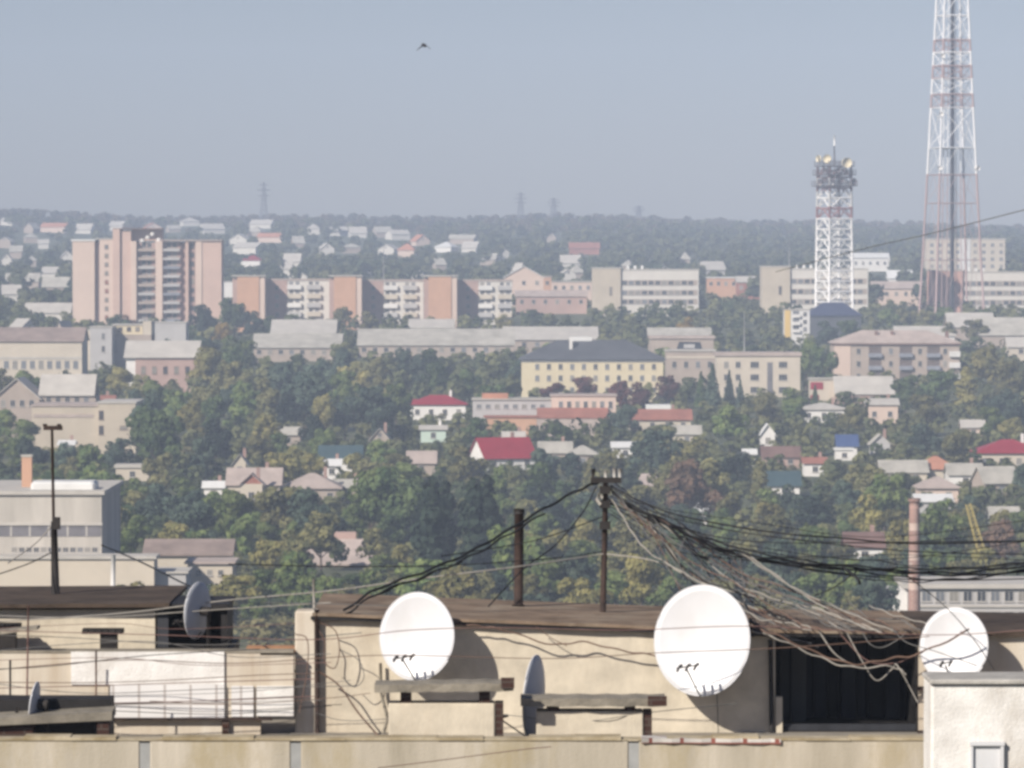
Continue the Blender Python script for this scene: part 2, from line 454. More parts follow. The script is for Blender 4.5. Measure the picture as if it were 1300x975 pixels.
# the recess: back wall of upright sheets, side post, dark leaf
zt = P(650, 806, DW)[2]
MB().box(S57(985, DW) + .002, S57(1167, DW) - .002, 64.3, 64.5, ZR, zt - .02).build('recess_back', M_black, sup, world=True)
for i, pxx in enumerate((994, 1011, 1026, 1042, 1058, 1076, 1093, 1112, 1131, 1148)):
    xx = S57(pxx, 64.0)
    w_ = (.13, .2, .1, .17, .15, .2, .12, .22, .18, .15)[i]
    MB().bbox(xx - w_ * .5, xx + w_ * .5, (64.0 if i > 1 else 63.4) - .09 * (i % 3) - .03 * i, (64.06 if i > 1 else 63.46) - .09 * (i % 3) - .03 * i, ZR, zt - .1 - .07 * (i % 2), .01).build('metal_sheet', (M_sheet, M_black, M_sheet)[i % 3] if i > 1 else M_sheetl, sup, world=True)
wbox(MB(), 985.5, 994, 885, 0, DW - .04, .16, z0=ZR).build('door_jamb', M_cream, sup, world=True)
slope_slab(MB(), 396, 958, 782, 804, DW - .12, 3.7, .04).build('roof', M_felt, sup, world=True)
slope_slab(MB(), 958.2, 1170, 803, 806, DW - .12, 3.7, .04).build('roof', M_felt, sup, world=True)
slope_slab(MB(), 394, 958, 786.5, 808.5, DW - .10, .095, .042).build('eave_shade', M_black, sup, world=True)  # black strip painting the shade line under the slab edge
slope_slab(MB(), 958.2, 1170, 807.5, 810.5, DW - .10, .095, .042).build('eave_shade', M_black, sup, world=True)
slope_slab(MB(), 1170.4, 1500, 806, 812, DW - .10, 3.5, .06).build('roof', M_feltd, sup, world=True)

# left machine room with dark hatch
sl = empty('lift_room', (S57(100, 63), 63, ZR), 0, 'low cream lift room with dark felt roof beyond the whitewashed wall', 'roof structure')
wbox(MB(), -400, 196, 774, 0, 63, 3.0, z0=ZR).build('wall', M_cream, sl, world=True)
slope_slab(MB(), -400, 214, 774, 771, 62.82, 3.5, .05).build('roof', M_feltd, sl, world=True)
hb = MB(); wbox(hb, 196.5, 288, 773, 826, 64.4, .1)  # black faces put the unlit interior's shade into the colour
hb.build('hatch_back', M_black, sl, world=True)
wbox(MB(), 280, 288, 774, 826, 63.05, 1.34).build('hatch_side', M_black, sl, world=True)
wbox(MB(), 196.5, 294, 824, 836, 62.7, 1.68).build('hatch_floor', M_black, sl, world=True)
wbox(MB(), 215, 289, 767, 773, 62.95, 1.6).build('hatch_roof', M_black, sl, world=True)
wbox(MB(), 199, 213, 776, 824, 63.0, .05).build('hatch_leaf', M_sheet, sl, world=True)

# low whitewashed wall with tiled panel
lw = empty('whitewashed_wall', (S57(170, 61.7), 61.7, ZR), 0, 'low beige roof wall with peeling whitewash and white block panel', 'wall')
wbox(MB(), -400, 330, 829, 0, 61.7, .3, z0=ZR).build('wall', M_cream2, lw, world=True)
wbox(MB(), 330.2, 372, 832, 908, 61.7, .28).build('wall', M_cream2, lw, world=True)
wbox(MB(), 89, 284, 827.5, 869, 61.665, .033).build('whitewash_patch', M_ww, lw, world=True)
wbox(MB(), 139, 284, 869.4, 911, 61.64, .058).build('tile_panel', M_wtile, lw, world=True)
wbox(MB(), 293, 321, 871, 910, 61.655, .043).build('tile_panel', M_wtile, lw, world=True)
wbox(MB(), 325, 372, 871, 909, 61.655, .043).build('tile_panel', M_ww, lw, world=True)
wbox(MB(), 139, 345, 911.4, 914.5, 61.60, .098).build('ledge', M_rust, lw, world=True)
wbox(MB(), 281, 290, 915, 0, 61.63, .068, z0=ZR).build('brick_post', M_brick, lw, world=True)
wbox(MB(), -400, 372, 826, 829, 61.69, .33).build('coping', M_conc, lw, world=True)

# rear roof edge seen between the two machine rooms
re_ = empty('roof_edge_wall', (S57(330, 66), 66, ZR), 0, 'low kerb wall with orange brick coping in the gap beside the dark hatch', 'wall')
wbox(MB(), 290, 396, 828, 0, 66, .3, z0=ZR).build('wall', M_cream2, re_, world=True)
wbox(MB(), 312, 396, 822, 827.7, 65.95, .4).build('coping', mat('orange_brick_coping', (.42, .22, .12), .9, .2, 3), re_, world=True)

# pier and pipe at the corner
tag(wbox(MB(), 374, 404, 776, 0, 61.955, .5, z0=ZR, cham=.02).build('concrete_pier', M_cream2, world=True), 'pale square concrete pier at the left end of the long machine room', 'pier')
pm = empty('rusty_pipe', (S57(402, 61.91), 61.91, ZR), 0, 'tall rusty pipe standing against the pale concrete pier', 'pipe')
a, b = P(402, 774, 61.91), P(402.5, 960, 61.91)
MB().tube([(b[0], b[1], ZR), a], .03, 8).build('pipe', M_rust, pm, world=True)
MB().tube([(b[0], b[1] + .13, P(402, 850, 61.91)[2]), (b[0], b[1] - .035, P(402, 850, 61.91)[2])], .02, 6).build('bracket', M_dark, pm, world=True)

# ventilation boxes with slab lids
def vent(name, label, D, bx0, bx1, bt, lx0, lx1, lt, lb, dark_post, sup_px, tilt=0, depth=.42):
    r = empty(name, (S57((bx0 + bx1) / 2, D), D, ZR), 0, label, 'vent box', 'vent boxes on the near roof')
    wbox(MB(), bx0, bx1, bt, 0, D, depth, z0=ZR, cham=.012).build('box', M_cream, r, world=True)
    z0, z1 = P(650, lb, D - .12)[2], P(650, lt, D - .12)[2]
    xa, xb = S57(lx0, D - .12), S57(lx1, D - .12)
    n = 10; vs = []
    for i in range(n + 1):
        f = i / n; x = xa + (xb - xa) * f; e = tilt * (f - .5) + .006 * math.sin(i * 3 + bx0)
        vs += [(x, D - .12 + .01 * math.sin(i * 5.), z0 + e), (x, D + depth + .12, z0 + e), (x, D + depth + .12, z1 + e), (x, D - .12 + .008 * math.sin(i * 4.), z1 + e)]
    fs = [(0, 1, 2, 3), (4 * n + 3, 4 * n + 2, 4 * n + 1, 4 * n)]
    for i in range(n):
        for k in range(4): q = (k + 1) % 4; fs.append((4 * i + q, 4 * i + k, 4 * i + 4 + k, 4 * i + 4 + q))
    MB().add(vs, fs).build('lid', M_conc, r, world=True)
    for s in sup_px:
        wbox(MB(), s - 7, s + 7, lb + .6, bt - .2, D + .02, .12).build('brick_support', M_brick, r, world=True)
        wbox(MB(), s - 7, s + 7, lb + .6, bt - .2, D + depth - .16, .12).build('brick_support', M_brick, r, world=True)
    if dark_post: wbox(MB(), bx1 + .3, bx1 + 11, bt - 1, 0, D + .03, .3, z0=ZR).build('brick_post', M_brick, r, world=True)  # dark post put where the box's right side falls in shade
    return r
vent('vent_box', 'cream vent box with slab lid below the smaller white dish', 58.5, 493, 628, 893, 475, 652, 868.5, 878.5, True, (515, 615), .02)
vent('vent_box', 'cream vent box with slab lid between the upright grey dish and the largest dish', 58.9, 681, 817, 903, 661, 846, 887, 897, True, (703, 800), .0)
tag(wbox(MB(), 636, 653, 861, 874, 58.30, .1).build('brick', M_brick, world=True), 'loose dark brick on the end of the lid below the smaller white dish', 'brick', 'bricks weighing down the lids')
tag(wbox(MB(), 823, 847, 884.5, 896.5, 58.70, .09).build('brick', M_brick, world=True), 'loose dark brick on the end of the lid beside the largest dish', 'brick', 'bricks weighing down the lids')

# dark vent with planks, bottom left
dv = empty('vent_shaft', (S57(60, 58.6), 58.6, ZR), 0, 'open black vent shaft with a concrete plank lid below the whitewashed wall', 'vent box')
wbox(MB(), -120, 139, 888, 0, 59.0, .6, z0=ZR).build('box', M_black, dv, world=True)  # solid black box paints the dark of the opening
q = MB(); xa, xb = S57(-120, 58.4), S57(141, 58.4)
zl, zr_ = P(650, 918, 58.4)[2], P(650, 904, 58.4)[2]
q.add([(xa, 58.4, zl - .08), (xb, 58.4, zr_ - .10), (xb, 58.98, zr_ - .08), (xa, 58.98, zl - .06), (xa, 58.4, zl), (xb, 58.4, zr_), (xb, 58.98, zr_ + .02), (xa, 58.98, zl + .02)], [(3, 2, 1, 0), (4, 5, 6, 7), (0, 1, 5, 4), (1, 2, 6, 5), (2, 3, 7, 6), (3, 0, 4, 7)])
q.build('lid', M_conc, dv, world=True)
wbox(MB(), 122, 137, 914, 0, 58.45, .3, z0=ZR).build('brick_post', M_brick, dv, world=True)
wbox(MB(), -120, 40, 922, 0, 58.5, .3, z0=ZR).build('brick_post', M_brick, dv, world=True)
# chimney caps in front of the left lift room
def cap(label, D, px0, px1, pt, pb, b0, b1, bb):
    r = empty('chimney_cap', (S57((px0 + px1) / 2, D), D, P(650, bb, D)[2]), 0, label, 'chimney cap', 'chimney caps before the lift room')
    wbox(MB(), b0, b1, pb + .3, bb, D + .05, .25).build('stack', M_dark, r, world=True)
    xa, xb = S57(px0, D), S57(px1, D); za, zb = P(650, pb, D)[2], P(650, pt, D)[2]
    mm = MB()
    for i in range(6):
        f0, f1 = i / 6, (i + .86) / 6
        mm.box(xa + (xb - xa) * f0, xa + (xb - xa) * f1, D, D + .35, za, zb)
    mm.box(xa, xb, D + .08, D + .27, za + .006, zb + .01)
    mm.build('lid', M_dark, r, world=True)
cap('dark ridged chimney cap between the red pole and the black hatch', 62.3, 103, 155, 800, 805, 126, 147, 829)
cap('dark chimney cap nearest the thin red pole', 62.4, -30, 24, 793, 802, -8, 18, 829)
tag(slope_slab(MB(), -60, 46, 812, 800, 61.45, .4, .04).build('roof_board', M_conc, world=True), 'grey board sloping up over the chimney cap by the red pole', 'board')
tag(slope_slab(MB(), 815, 992, 943.5, 945, 56.97, .3, .06).build('coping_strip', bricky('white_and_red_coping', (.66, .62, .58), (.26, .09, .07), .37, .2, .025, off=.3, var=.3), world=True), 'white tile strip with red mortar lying on the parapet below the largest dish', 'coping strip')

# whitewashed stair tower at the right
st = empty('stair_tower', (S57(1300, 55), 55, 0), 0, 'whitewashed rough stair tower with grey lid roof and small white window', 'stair tower')
xa, xb = S57(1183, 55), S57(1500, 55)
ztop = P(650, 868, 55)[2]
MB().bbox(xa, xb, 55, 56.0, gz0 - .5, ztop, .03).build('wall', M_ww, st, world=True)
MB().bbox(xa - .02, xb + .1, 54.95, 56.03, ztop + .003, ztop + .05, .02).build('roof', mat('pale_screed_cap', (.42, .40, .37), .95, .2, 2.5, bump=.3), st, world=True)
MB().box(S57(1233, 55), S57(1236, 55), 54.93, 54.999, P(650, 990, 55)[2], P(650, 946, 55)[2]).build('window_frame', M_white, st, world=True)
MB().box(S57(1271, 55), S57(1275, 55), 54.93, 54.999, P(650, 990, 55)[2], P(650, 946, 55)[2]).build('window_frame', M_white, st, world=True)
MB().box(S57(1232, 55), S57(1276, 55), 54.92, 54.999, P(650, 945.8, 55)[2], P(650, 941, 55)[2]).build('window_head', M_white, st, world=True)
MB().box(S57(1236.2, 55), S57(1270.8, 55), 54.97, 54.998, P(650, 990, 55)[2], P(650, 946.2, 55)[2]).build('window_board', M_white, st, world=True)
for pyy in (872, 928):
    tag(wbox(MB(), 1166, 1184, pyy, pyy + 5, 61.9, .09).build('wall_bracket', M_rust, world=True), ('upper' if pyy < 900 else 'lower') + ' red iron bracket on the strip of wall beside the stair tower', 'bracket')

# ------------------------------------------------------------------ satellite dishes
def dish(label, px, py, D, dia, az, tilt, wall_y=None, feeds=3, feed_dir=-1, pole=False, name='satellite_dish'):
    """round reflector; az turns the face from the camera (negative: to the left), tilt leans it back"""
    c = P(px, py, D)
    r = empty(name, c, 0, label, 'satellite dish', 'satellite dishes on the near roof')
    a = R(az); t = R(tilt)
    nrm = np.array((math.sin(a) * math.cos(t), -math.cos(a) * math.cos(t), math.sin(t)))
    rt = np.array((math.cos(a), math.sin(a), 0.0)); up = np.cross(rt, nrm) * 1.0
    if up[2] < 0: up = -up
    def W(u, v, n): return tuple(rt * u + up * v + nrm * n)
    rad = dia / 2; dep = dia * .085; seg = 56; rings = 9
    def shell(off, flip):
        vs = [W(0, 0, -dep + off)]; fs = []
        for i in range(1, rings + 1):
            q = i / rings
            for j in range(seg):
                an = 2 * PI * j / seg
                vs.append(W(rad * q * math.cos(an), rad * 1.10 * q * math.sin(an), -dep * (1 - q * q) + off))
        for j in range(seg): fs.append((0, 1 + j, 1 + (j + 1) % seg))
        for i in range(rings - 1):
            for j in range(seg):
                j2 = (j + 1) % seg; o = 1 + i * seg
                fs.append((o + j, o + seg + j, o + seg + j2, o + j2))
        if flip: fs = [f[::-1] for f in fs]
        return vs, fs
    vs, fs = shell(0, False)
    vs2, fs2 = shell(-.014, True)
    m = MB(); m.add(vs, fs, 0, True)
    o = len(m.v); m.add(vs2, fs2, 1, True)
    k = 1 + (rings - 1) * seg
    m.add([], [])
    for j in range(seg):
        j2 = (j + 1) % seg
        m.f.append((k + j, o + k + j, o + k + j2, k + j2)); m.m.append(0); m.sm.append(False)
    m.build('reflector', [M_white, M_dishback], r)
    rim = [W(rad * math.cos(2 * PI * j / seg), rad * 1.10 * math.sin(2 * PI * j / seg), -.006) for j in range(seg + 1)]
    MB().tube(rim, .009, 6, cap=False).build('rim', M_white, r)
    # feed arm from the lower edge to the focus
    foot = W(0, -rad * 1.10, -.01); foc = W(0, -rad * .62, dia * .42)
    arm = MB().tube([W(0, -rad * .8, -dep - .03), foot, foc], .011, 6).build('feed_arm', M_dark, r)
    if feeds:
        wdt = .11 * (feeds - 1)
        MB().tube([W(-wdt / 2 - .03, -rad * .60, dia * .42), W(wdt / 2 + .03, -rad * .60 + .05, dia * .42)], .009, 6).build('feed_bar', M_dark, arm)
        for i in range(feeds):
            u = -wdt / 2 + .11 * i
            h = MB()
            h.tube([W(u, -rad * .60 + .02 + .012 * i, dia * .40), W(u, -rad * .58 + .03 + .012 * i, dia * .34)], .019, 8)
            h.tube([W(u, -rad * .60 + .02 + .012 * i, dia * .402), W(u, -rad * .66 + .012 * i, dia * .46)], .015, 8)
            h.build('feed_horn', M_dark, arm)
    # mount behind
    mt = MB()
    bk = W(0, 0, -dep - .015)
    mt.tube([bk, tuple(np.array(bk) - nrm * .12)], .06, 8)
    e = np.array(bk) - nrm * .10
    if wall_y is not None:
        mt.tube([tuple(e), (e[0], wall_y - D, e[2])], .028, 8)
        mt.box(e[0] - .09, e[0] + .09, wall_y - D - .012, wall_y - D - .001, e[2] - .12, e[2] + .12)
        mt.tube([(e[0], e[1] + .02, e[2] - .02), (e[0], wall_y - D - .01, e[2] - .35)], .014, 6)
    else:
        mt.tube([tuple(e), (e[0], e[1], -(c[2] - ZR) - .0)], .028, 8)
    mt.build('mount', M_dark, r)
    return r
dish('smaller white dish with three feeds above the slab-lidded vent box', 529, 808, 61.52, 1.01, -21, 6, 62.0)
dish('largest white dish with three feeds hung beside the dark recess', 891, 813, 61.45, 1.27, -21, 7, 62.0)
dish('white dish half hidden behind the roof of the whitewashed stair tower', 1211, 820, 61.45, .88, -20, 8, 62.0, feeds=2)
dish('dish turned away and showing its grey back in front of the black hatch', 250, 775, 62.4, .66, -116, 4, None, feeds=2)
dish('upright grey dish seen nearly edge on between the two vent boxes', 677, 886, 59.95, .96, -106, 3, None, feeds=2)
dish('small pale dish seen edge on above the black vent shaft', 43, 892, 58.8, .46, -98, 8, None, feeds=1)

# ------------------------------------------------------------------ masts on the roofs
zs_main = P(650, 778, 64)[2]
def zroof(px, py, D): return P(px, py, D)[2]
mm = empty('cable_mast', P(766, 790, 64), 0, 'dark cable mast with a crossbar of insulators carrying the thickest cable bundle', 'mast')
top = P(769, 606, 64); bot = P(765, 790, 64)
MB().tube([bot, P(767.5, 690, 64), top], .042, 8, r1=.034).build('pole', M_rust, mm, world=True)
MB().box(P(750, 0, 64)[0], P(789, 0, 64)[0], 63.95, 64.04, P(0, 613, 64)[2], P(0, 606, 64)[2]).build('crossbar', M_dark, mm, world=True)
for pxx, ht in ((753, 11), (769, 9), (780, 12), (787, 11)):
    b = P(pxx, 606, 64); h = ht * 64 / FPX
    MB().tube([b, (b[0], b[1], b[2] + h * .35), (b[0], b[1], b[2] + h)], .018, 8, r1=.028).build('insulator', M_porc if pxx != 753 else M_dark, mm, world=True)
for pyy in (622, 640, 667):
    b = P(768, pyy, 63.96)
    MB().box(b[0] - .07, b[0] + .07, 63.9, 64.0, b[2] - .05, b[2] + .05).build('clamp', M_dark, mm, world=True)
MB().tube([P(762, 640, 63.9), P(757, 634, 63.85), P(760, 628, 63.9), P(765, 632, 63.9)], .022, 6).build('cable_coil', M_cwhite, mm, world=True)

vp = empty('vent_pipe', P(658, 785, 64.5), 0, 'thick dark brown vent pipe standing on the machine room roof', 'pipe')
MB().tube([P(658, 785, 64.5), P(659, 650, 64.5)], .062, 12).build('pipe', M_rust, vp, world=True)
MB().tube([P(659, 652, 64.5), P(659, 646, 64.5)], .07, 12).build('pipe_collar', M_dark, vp, world=True)
MB().tube([P(658, 776, 64.5), P(658, 768, 64.5)], .085, 12).build('flashing', M_dark, vp, world=True)

lm = empty('antenna_mast', P(68, 760, 64.8), 0, 'slim mast with short crossbar above the left lift room roof', 'mast')
MB().tube([P(70, 760, 64.8), P(68, 660, 64.8), P(66, 542, 64.8)], .024, 8, r1=.018).build('pole', M_rust, lm, world=True)
MB().tube([P(70.5, 758, 64.75), P(68.5, 662, 64.75)], .058, 8, r1=.04).build('sleeve', M_dark, lm, world=True)
MB().box(P(54, 0, 64.8)[0], P(78, 0, 64.8)[0], 64.77, 64.83, P(0, 546, 64.8)[2], P(0, 540.5, 64.8)[2]).build('crossbar', M_rust, lm, world=True)
for pxx in (57, 75): 
    b = P(pxx, 541, 64.8); MB().tube([b, (b[0], b[1], b[2] + .03)], .03, 8).build('insulator', M_rust, lm, world=True)
b = P(72, 664, 64.75); MB().box(b[0] - .05, b[0] + .05, 64.65, 64.75, b[2] - .08, b[2] + .08).build('clamp', M_dark, lm, world=True)

def rod(name, label, cat, pts, r, m, D):
    return tag(MB().tube([P(a, b, D) for a, b in pts], r, 7).build(name, m, world=True), label, cat)
rod('thin_pole', 'thin rusty red pole rising in front of the lift room wall', 'pole', [(34, 905), (35, 840), (36, 768)], .012, M_cred, 60.6)
rod('thin_pole', 'short dark stake against the beige wall beside the thin red pole', 'pole', [(13, 905), (13, 838)], .014, M_dark, 60.5)
rod('thin_pole', 'thin brown rod crossing the whitewashed patch', 'pole', [(122, 890), (122, 826)], .012, M_cbrown, 60.6)
rod('thin_pole', 'short pale stick on the machine room roof corner above the rusty pipe', 'pole', [(399, 778), (398, 735)], .016, M_cwhite, 62.3)
rod('drain_pipe', 'black drain pipe at the recess edge behind the largest dish', 'pipe', [(980, 945), (978, 812)], .03, M_black, 61.93)
rod('wall_conduit', 'bent grey conduit on the wall left of the smaller white dish', 'conduit', [(486, 935), (492, 912), (484, 880), (483, 842)], .02, M_conc, 61.9)

# ------------------------------------------------------------------ cables
def smooth(pts, n=6):
    p = [np.array(q, float) for q in pts]
    p = [2 * p[0] - p[1]] + p + [2 * p[-1] - p[-2]]
    out = []
    for i in range(1, len(p) - 2):
        for k in range(n):
            t = k / n
            a, b, c, d = p[i - 1], p[i], p[i + 1], p[i + 2]
            out.append(.5 * ((2 * b) + (c - a) * t + (2 * a - 5 * b + 4 * c - d) * t * t + (3 * b - a - 3 * c + d) * t ** 3))
    out.append(p[-2]); return out
GB = 'cables of the bundle slung from the cable mast'
GS = 'cables strung across the near roof'
def cable(pts, r, m, label, group, wob=0):
    """pts: px, py, depth"""
    pts = list(pts)
    if pts[0][0] == -30: pts = [(-900, pts[0][1] - 14, pts[0][2]), (-300, pts[0][1] - 5, pts[0][2]), (-100, pts[0][1] - 1, pts[0][2])] + pts      # lines run on to the neighbouring roofs
    if pts[-1][0] == 1340: pts = pts + [(1460, pts[-1][1] - (0 if pts[-1][2] < 100 else 32), pts[-1][2]), (1750, pts[-1][1] - (0 if pts[-1][2] < 100 else 110), pts[-1][2]), (2450, pts[-1][1] - (0 if pts[-1][2] < 100 else 300), pts[-1][2])]
    q = smooth(pts, 7)
    w = []
    for i, (a, b, d) in enumerate(q):
        p = np.array(P(a, b, d))
        if wob: p = p + np.array((0, wob * math.sin(i * .9 + pts[0][0]), wob * math.cos(i * 1.1 + pts[0][1])))
        w.append(tuple(p))
    tag(MB().tube(w, r, 6).build('cable', m, world=True), label, 'cable', group)
BB = 'black cable of the heavy bundle running right from the cable mast'
main = [(775, 622, 64), (800, 642, 63.8), (845, 664, 63.5), (885, 683, 63), (935, 700, 62.5), (1000, 712, 62.4), (1090, 721, 62.5), (1165, 726, 62.6), (1240, 726, 62.7), (1340, 714, 62.8)]
for k, (dx, dy, dr, rr) in enumerate(((0, 0, 0, .015), (2, 3, .05, .014), (-2, -4, -.05, .012), (4, 6, .1, .011), (-3, 9, .12, .008), (5, -7, .1, .007))):
    cable([(a + dx, b + dy * (1 + .5 * math.sin(a * .02 + k)), d + dr) for a, b, d in main], rr, M_cblack, BB, GB, .012)
cable([(775, 616, 64), (812, 636, 63.8), (861, 654, 63.5), (931, 668, 63), (1000, 678, 62.6), (1069, 683, 62.6), (1161, 690, 62.7), (1340, 686, 62.8)], .012, M_cblack, 'upper black cable sagging right from the cable mast above the bundle', GB)
cable([(775, 618, 64), (830, 650, 63.7), (900, 668, 63.2), (1000, 684, 62.6), (1161, 700, 62.7), (1340, 704, 62.8)], .007, M_cblack, 'thin black cable running right just under the upper black cable', GB)
cable([(775, 640, 64), (850, 668, 63.7), (910, 697, 63.2), (1000, 718, 62.6), (1161, 736, 62.7), (1340, 734, 62.8)], .009, M_cblack, 'thin black cable hanging just below the heavy bundle', GB)
cable([(845, 664, 63.5), (880, 700, 63), (900, 710, 63)], .018, M_cblack, 'black stub cable dropping out of the heavy bundle near the mast', GB)
cable([(1070, 720, 61.2), (1088, 734, 61), (1092, 742, 61)], .018, M_cblack, 'black stub cable dropping out of the heavy bundle far from the mast', GB)
cable([(1092, 722, 61), (1060, 745, 61.5), (1035, 756, 62)], .007, M_cblack, 'thin black tail hanging from the heavy bundle above the felt roof', GB)
WL = 'pale slack cable drooping from the mast bundle to the machine room roof'
lst = [
    [(775, 632, 64), (790, 655, 63.8), (806, 681, 63.6), (825, 702, 63.4), (852, 718, 63), (894, 742, 62.8), (955, 772, 62.4), (1010, 790, 62), (1030, 797, 61.8)],
    [(778, 640, 64), (806, 650, 63.8), (835, 672, 63.4), (860, 690, 63.2), (905, 715, 63), (960, 745, 62.6), (1020, 770, 62.2), (1080, 796, 61.8)],
    [(945, 702, 62.5), (985, 730, 62.3), (1023, 757, 62.2), (1075, 785, 62), (1120, 803, 61.7)],
    [(940, 701, 62.5), (972, 724, 62.4), (1015, 750, 62.2), (1060, 770, 62), (1110, 792, 61.8), (1140, 802, 61.7)],
    [(870, 682, 63.2), (862, 705, 63), (868, 728, 62.9), (900, 752, 62.7), (955, 780, 62.3), (1000, 800, 61.7)],
    [(820, 660, 63.7), (858, 708, 63.2), (880, 735, 63), (935, 752, 62.6), (985, 762, 62.4), (1045, 776, 62.1), (1100, 798, 61.7)],
    [(938, 700, 62.6), (925, 724, 62.8), (915, 745, 62.9), (940, 770, 62.5), (990, 795, 61.9)],
    [(938, 702, 62.6), (944, 740, 62.6), (946, 785, 62.2), (950, 800, 61.7)],
    [(800, 652, 63.8), (842, 690, 63.4), (870, 722, 63.1), (930, 760, 62.6), (985, 790, 62), (1005, 800, 61.7)],
    [(905, 692, 62.9), (890, 715, 63), (905, 735, 62.9), (960, 742, 62.5), (1020, 765, 62.2), (1060, 797, 61.7)],
]
for i, p in enumerate(lst):
    cable(p, (.0095, .0075, .011, .009, .007, .0085, .007, .008, .007, .007)[i], (M_cwhite, M_cgrey, M_cwhite, M_cwhite, M_cgrey, M_cwhite, M_cgrey, M_cgrey, M_cbrown, M_cgrey)[i], WL, GB, .008)
rt = random.Random(3)
for i in range(18):
    xs_ = rt.uniform(782, 935); ys_ = 628 + (xs_ - 775) * .46 + rt.uniform(-3, 8)
    xe = rt.uniform(935, 1150); ye = 800 - (1150 - xe) * .02
    sag = rt.uniform(8, 46)
    pts = []
    for k in range(6):
        f = k / 5
        pts.append((xs_ + (xe - xs_) * f + rt.uniform(-7, 7), ys_ + (ye - ys_) * f + sag * 4 * f * (1 - f) * (.5 if f > .5 else 1) + rt.uniform(-5, 5), 63.6 - 1.9 * f))
    pts[-1] = (xe, ye, 61.8)
    cable(pts, rt.uniform(.0045, .008), rt.choice([M_cgrey, M_cgrey, M_cwhite, M_cbrown, M_cblack]), 'thin slack cable in the tangle between the mast bundle and the felt roof', GB, .01)
for i in range(7):
    x = 935 + i * 28
    pts = [(x, 768 + 7 * math.sin(i * 2.1), 62.3), (x + 30, 780 + 6 * math.cos(i * 1.3), 62.1), (x + 62, 790 + 5 * math.sin(i), 61.9), (x + 95, 801, 61.6)]
    cable(pts, .008, (M_cwhite, M_cbrown, M_cgrey)[i % 3], 'tangled cable lying over the felt roof beside the largest dish', GB, .012)
DR = 'cable drooping across the dark recess below the felt roof'
cable([(955, 796, 61.6), (985, 806, 61.5), (1037, 829, 61.5), (1084, 843, 61.4), (1125, 837, 61.4), (1168, 829, 61.4), (1230, 800, 61)], .013, M_cbrown, DR, GB, .014)
cable([(955, 800, 61.6), (990, 812, 61.5), (1037, 833, 61.5), (1080, 847, 61.4), (1130, 846, 61.4), (1150, 855, 61.4)], .010, M_cwhite, DR, GB, .014)
cable([(1040, 802, 61.6), (1060, 830, 61.5), (1085, 846, 61.5)], .009, M_cwhite, DR, GB)
cable([(1075, 803, 61.6), (1095, 840, 61.5), (1113, 864, 61.5), (1133, 849, 61.5), (1140, 846, 61.4), (1166, 893, 61.4)], .0085, M_cwhite, DR, GB)
cable([(1095, 803, 61.6), (1105, 818, 61.5), (1120, 822, 61.5), (1140, 812, 61.5), (1150, 803, 61.5)], .007, M_cgrey, DR, GB)
cable([(1065, 803, 61.6), (1100, 838, 61.5), (1135, 842, 61.5), (1172, 828, 61.4)], .008, M_cred, DR, GB)
cable([(1130, 795, 61.6), (1150, 815, 61.4), (1185, 826, 61), (1240, 845, 60)], .006, M_cgrey, 'thin grey cable running behind the dish by the stair tower', GS)
cable([(1150, 730, 60.6), (1200, 770, 60.8), (1235, 810, 60.7), (1262, 850, 60)], .006, M_cblack, 'thin black cable falling across the dish by the stair tower', GS)
MB().box(S57(985, 62) + .01, S57(1167, 62) - .01, 62.05, 64.29, ZR + .002, ZR + .02).build('recess_shade_floor', M_black, sup, world=True)  # black slab laid in to paint shade on the recess floor
MB().box(S57(1167, 62) - .03, S57(1167, 62) - .004, 62.02, 64.29, ZR + .021, zt - .03).build('recess_shade_side', M_black, sup, world=True)  # black lining paints shade over the pale side of the recess
wbox(MB(), 995, 1165, 919, 0, 62.06, .04, z0=ZR + .021).build('recess_shade_front', M_sheet, sup, world=True)  # dark strip added to paint shade over the lit floor band
for i in range(4):
    cable([(952, 786 + i * 4, 61.75), (966 + i * 4, 798 + i * 2, 61.6), (985 + i * 6, 808 + i, 61.6), (1012 + i * 9, 812 + 3 * i, 61.7)], .016, M_cblack, 'black cable bunched under the eave behind the largest dish', GB, .012)
# to the left of the mast
LB = 'twisted black cable descending left from the mast to the machine room roof'
left = [(760, 612, 64), (735, 622, 63.9), (690, 646, 63.6), (640, 676, 63.2), (590, 704, 62.8), (535, 727, 62.5), (478, 748, 62.2), (436, 776, 61.9)]
cable(left, .017, M_cblack, LB, GB, .012)
cable([(a + 2, b + 5, d) for a, b, d in left[2:]], .013, M_cblack, LB, GB, .016)
cable([(a - 3, b + 8, d) for a, b, d in left[4:]], .010, M_cblack, LB, GB, .018)
cable([(757, 618, 64), (740, 650, 63.8), (705, 692, 63.5), (665, 722, 63.2), (620, 770, 62.4)], .009, M_cblack, 'thin dark cable slanting from the mast to the roof beside the vent pipe', GB)
cable([(768, 655, 64), (700, 680, 63.8), (650, 692, 63.8), (560, 706, 63.5)], .008, M_cblack, 'thin dark cable passing behind the vent pipe from the mast', GB)
cable([(-30, 790, 62.3), (150, 779, 62.4), (290, 762, 62.5), (420, 750, 62.6), (530, 735, 62.7), (660, 719, 63), (768, 703, 64)], .010, M_cwhite, 'pale cable rising from the left roof past the vent pipe to the mast', GS)
cable([(768, 703, 64), (830, 712, 63.5), (880, 735, 63), (940, 765, 62.5)], .009, M_cwhite, 'pale cable falling from mid mast toward the largest dish', GS)
cable([(290, 716, 62), (420, 719, 62.5), (560, 718, 63), (700, 709, 63.6), (768, 700, 64)], .007, M_cblack, 'thin dark line running level from the left to mid mast', GS)
cable([(129, 692, 80), (180, 714, 75), (236, 742, 68), (262, 752, 63.5)], .013, M_cblack, 'dark cable dropping to the dish before the black hatch', GS)
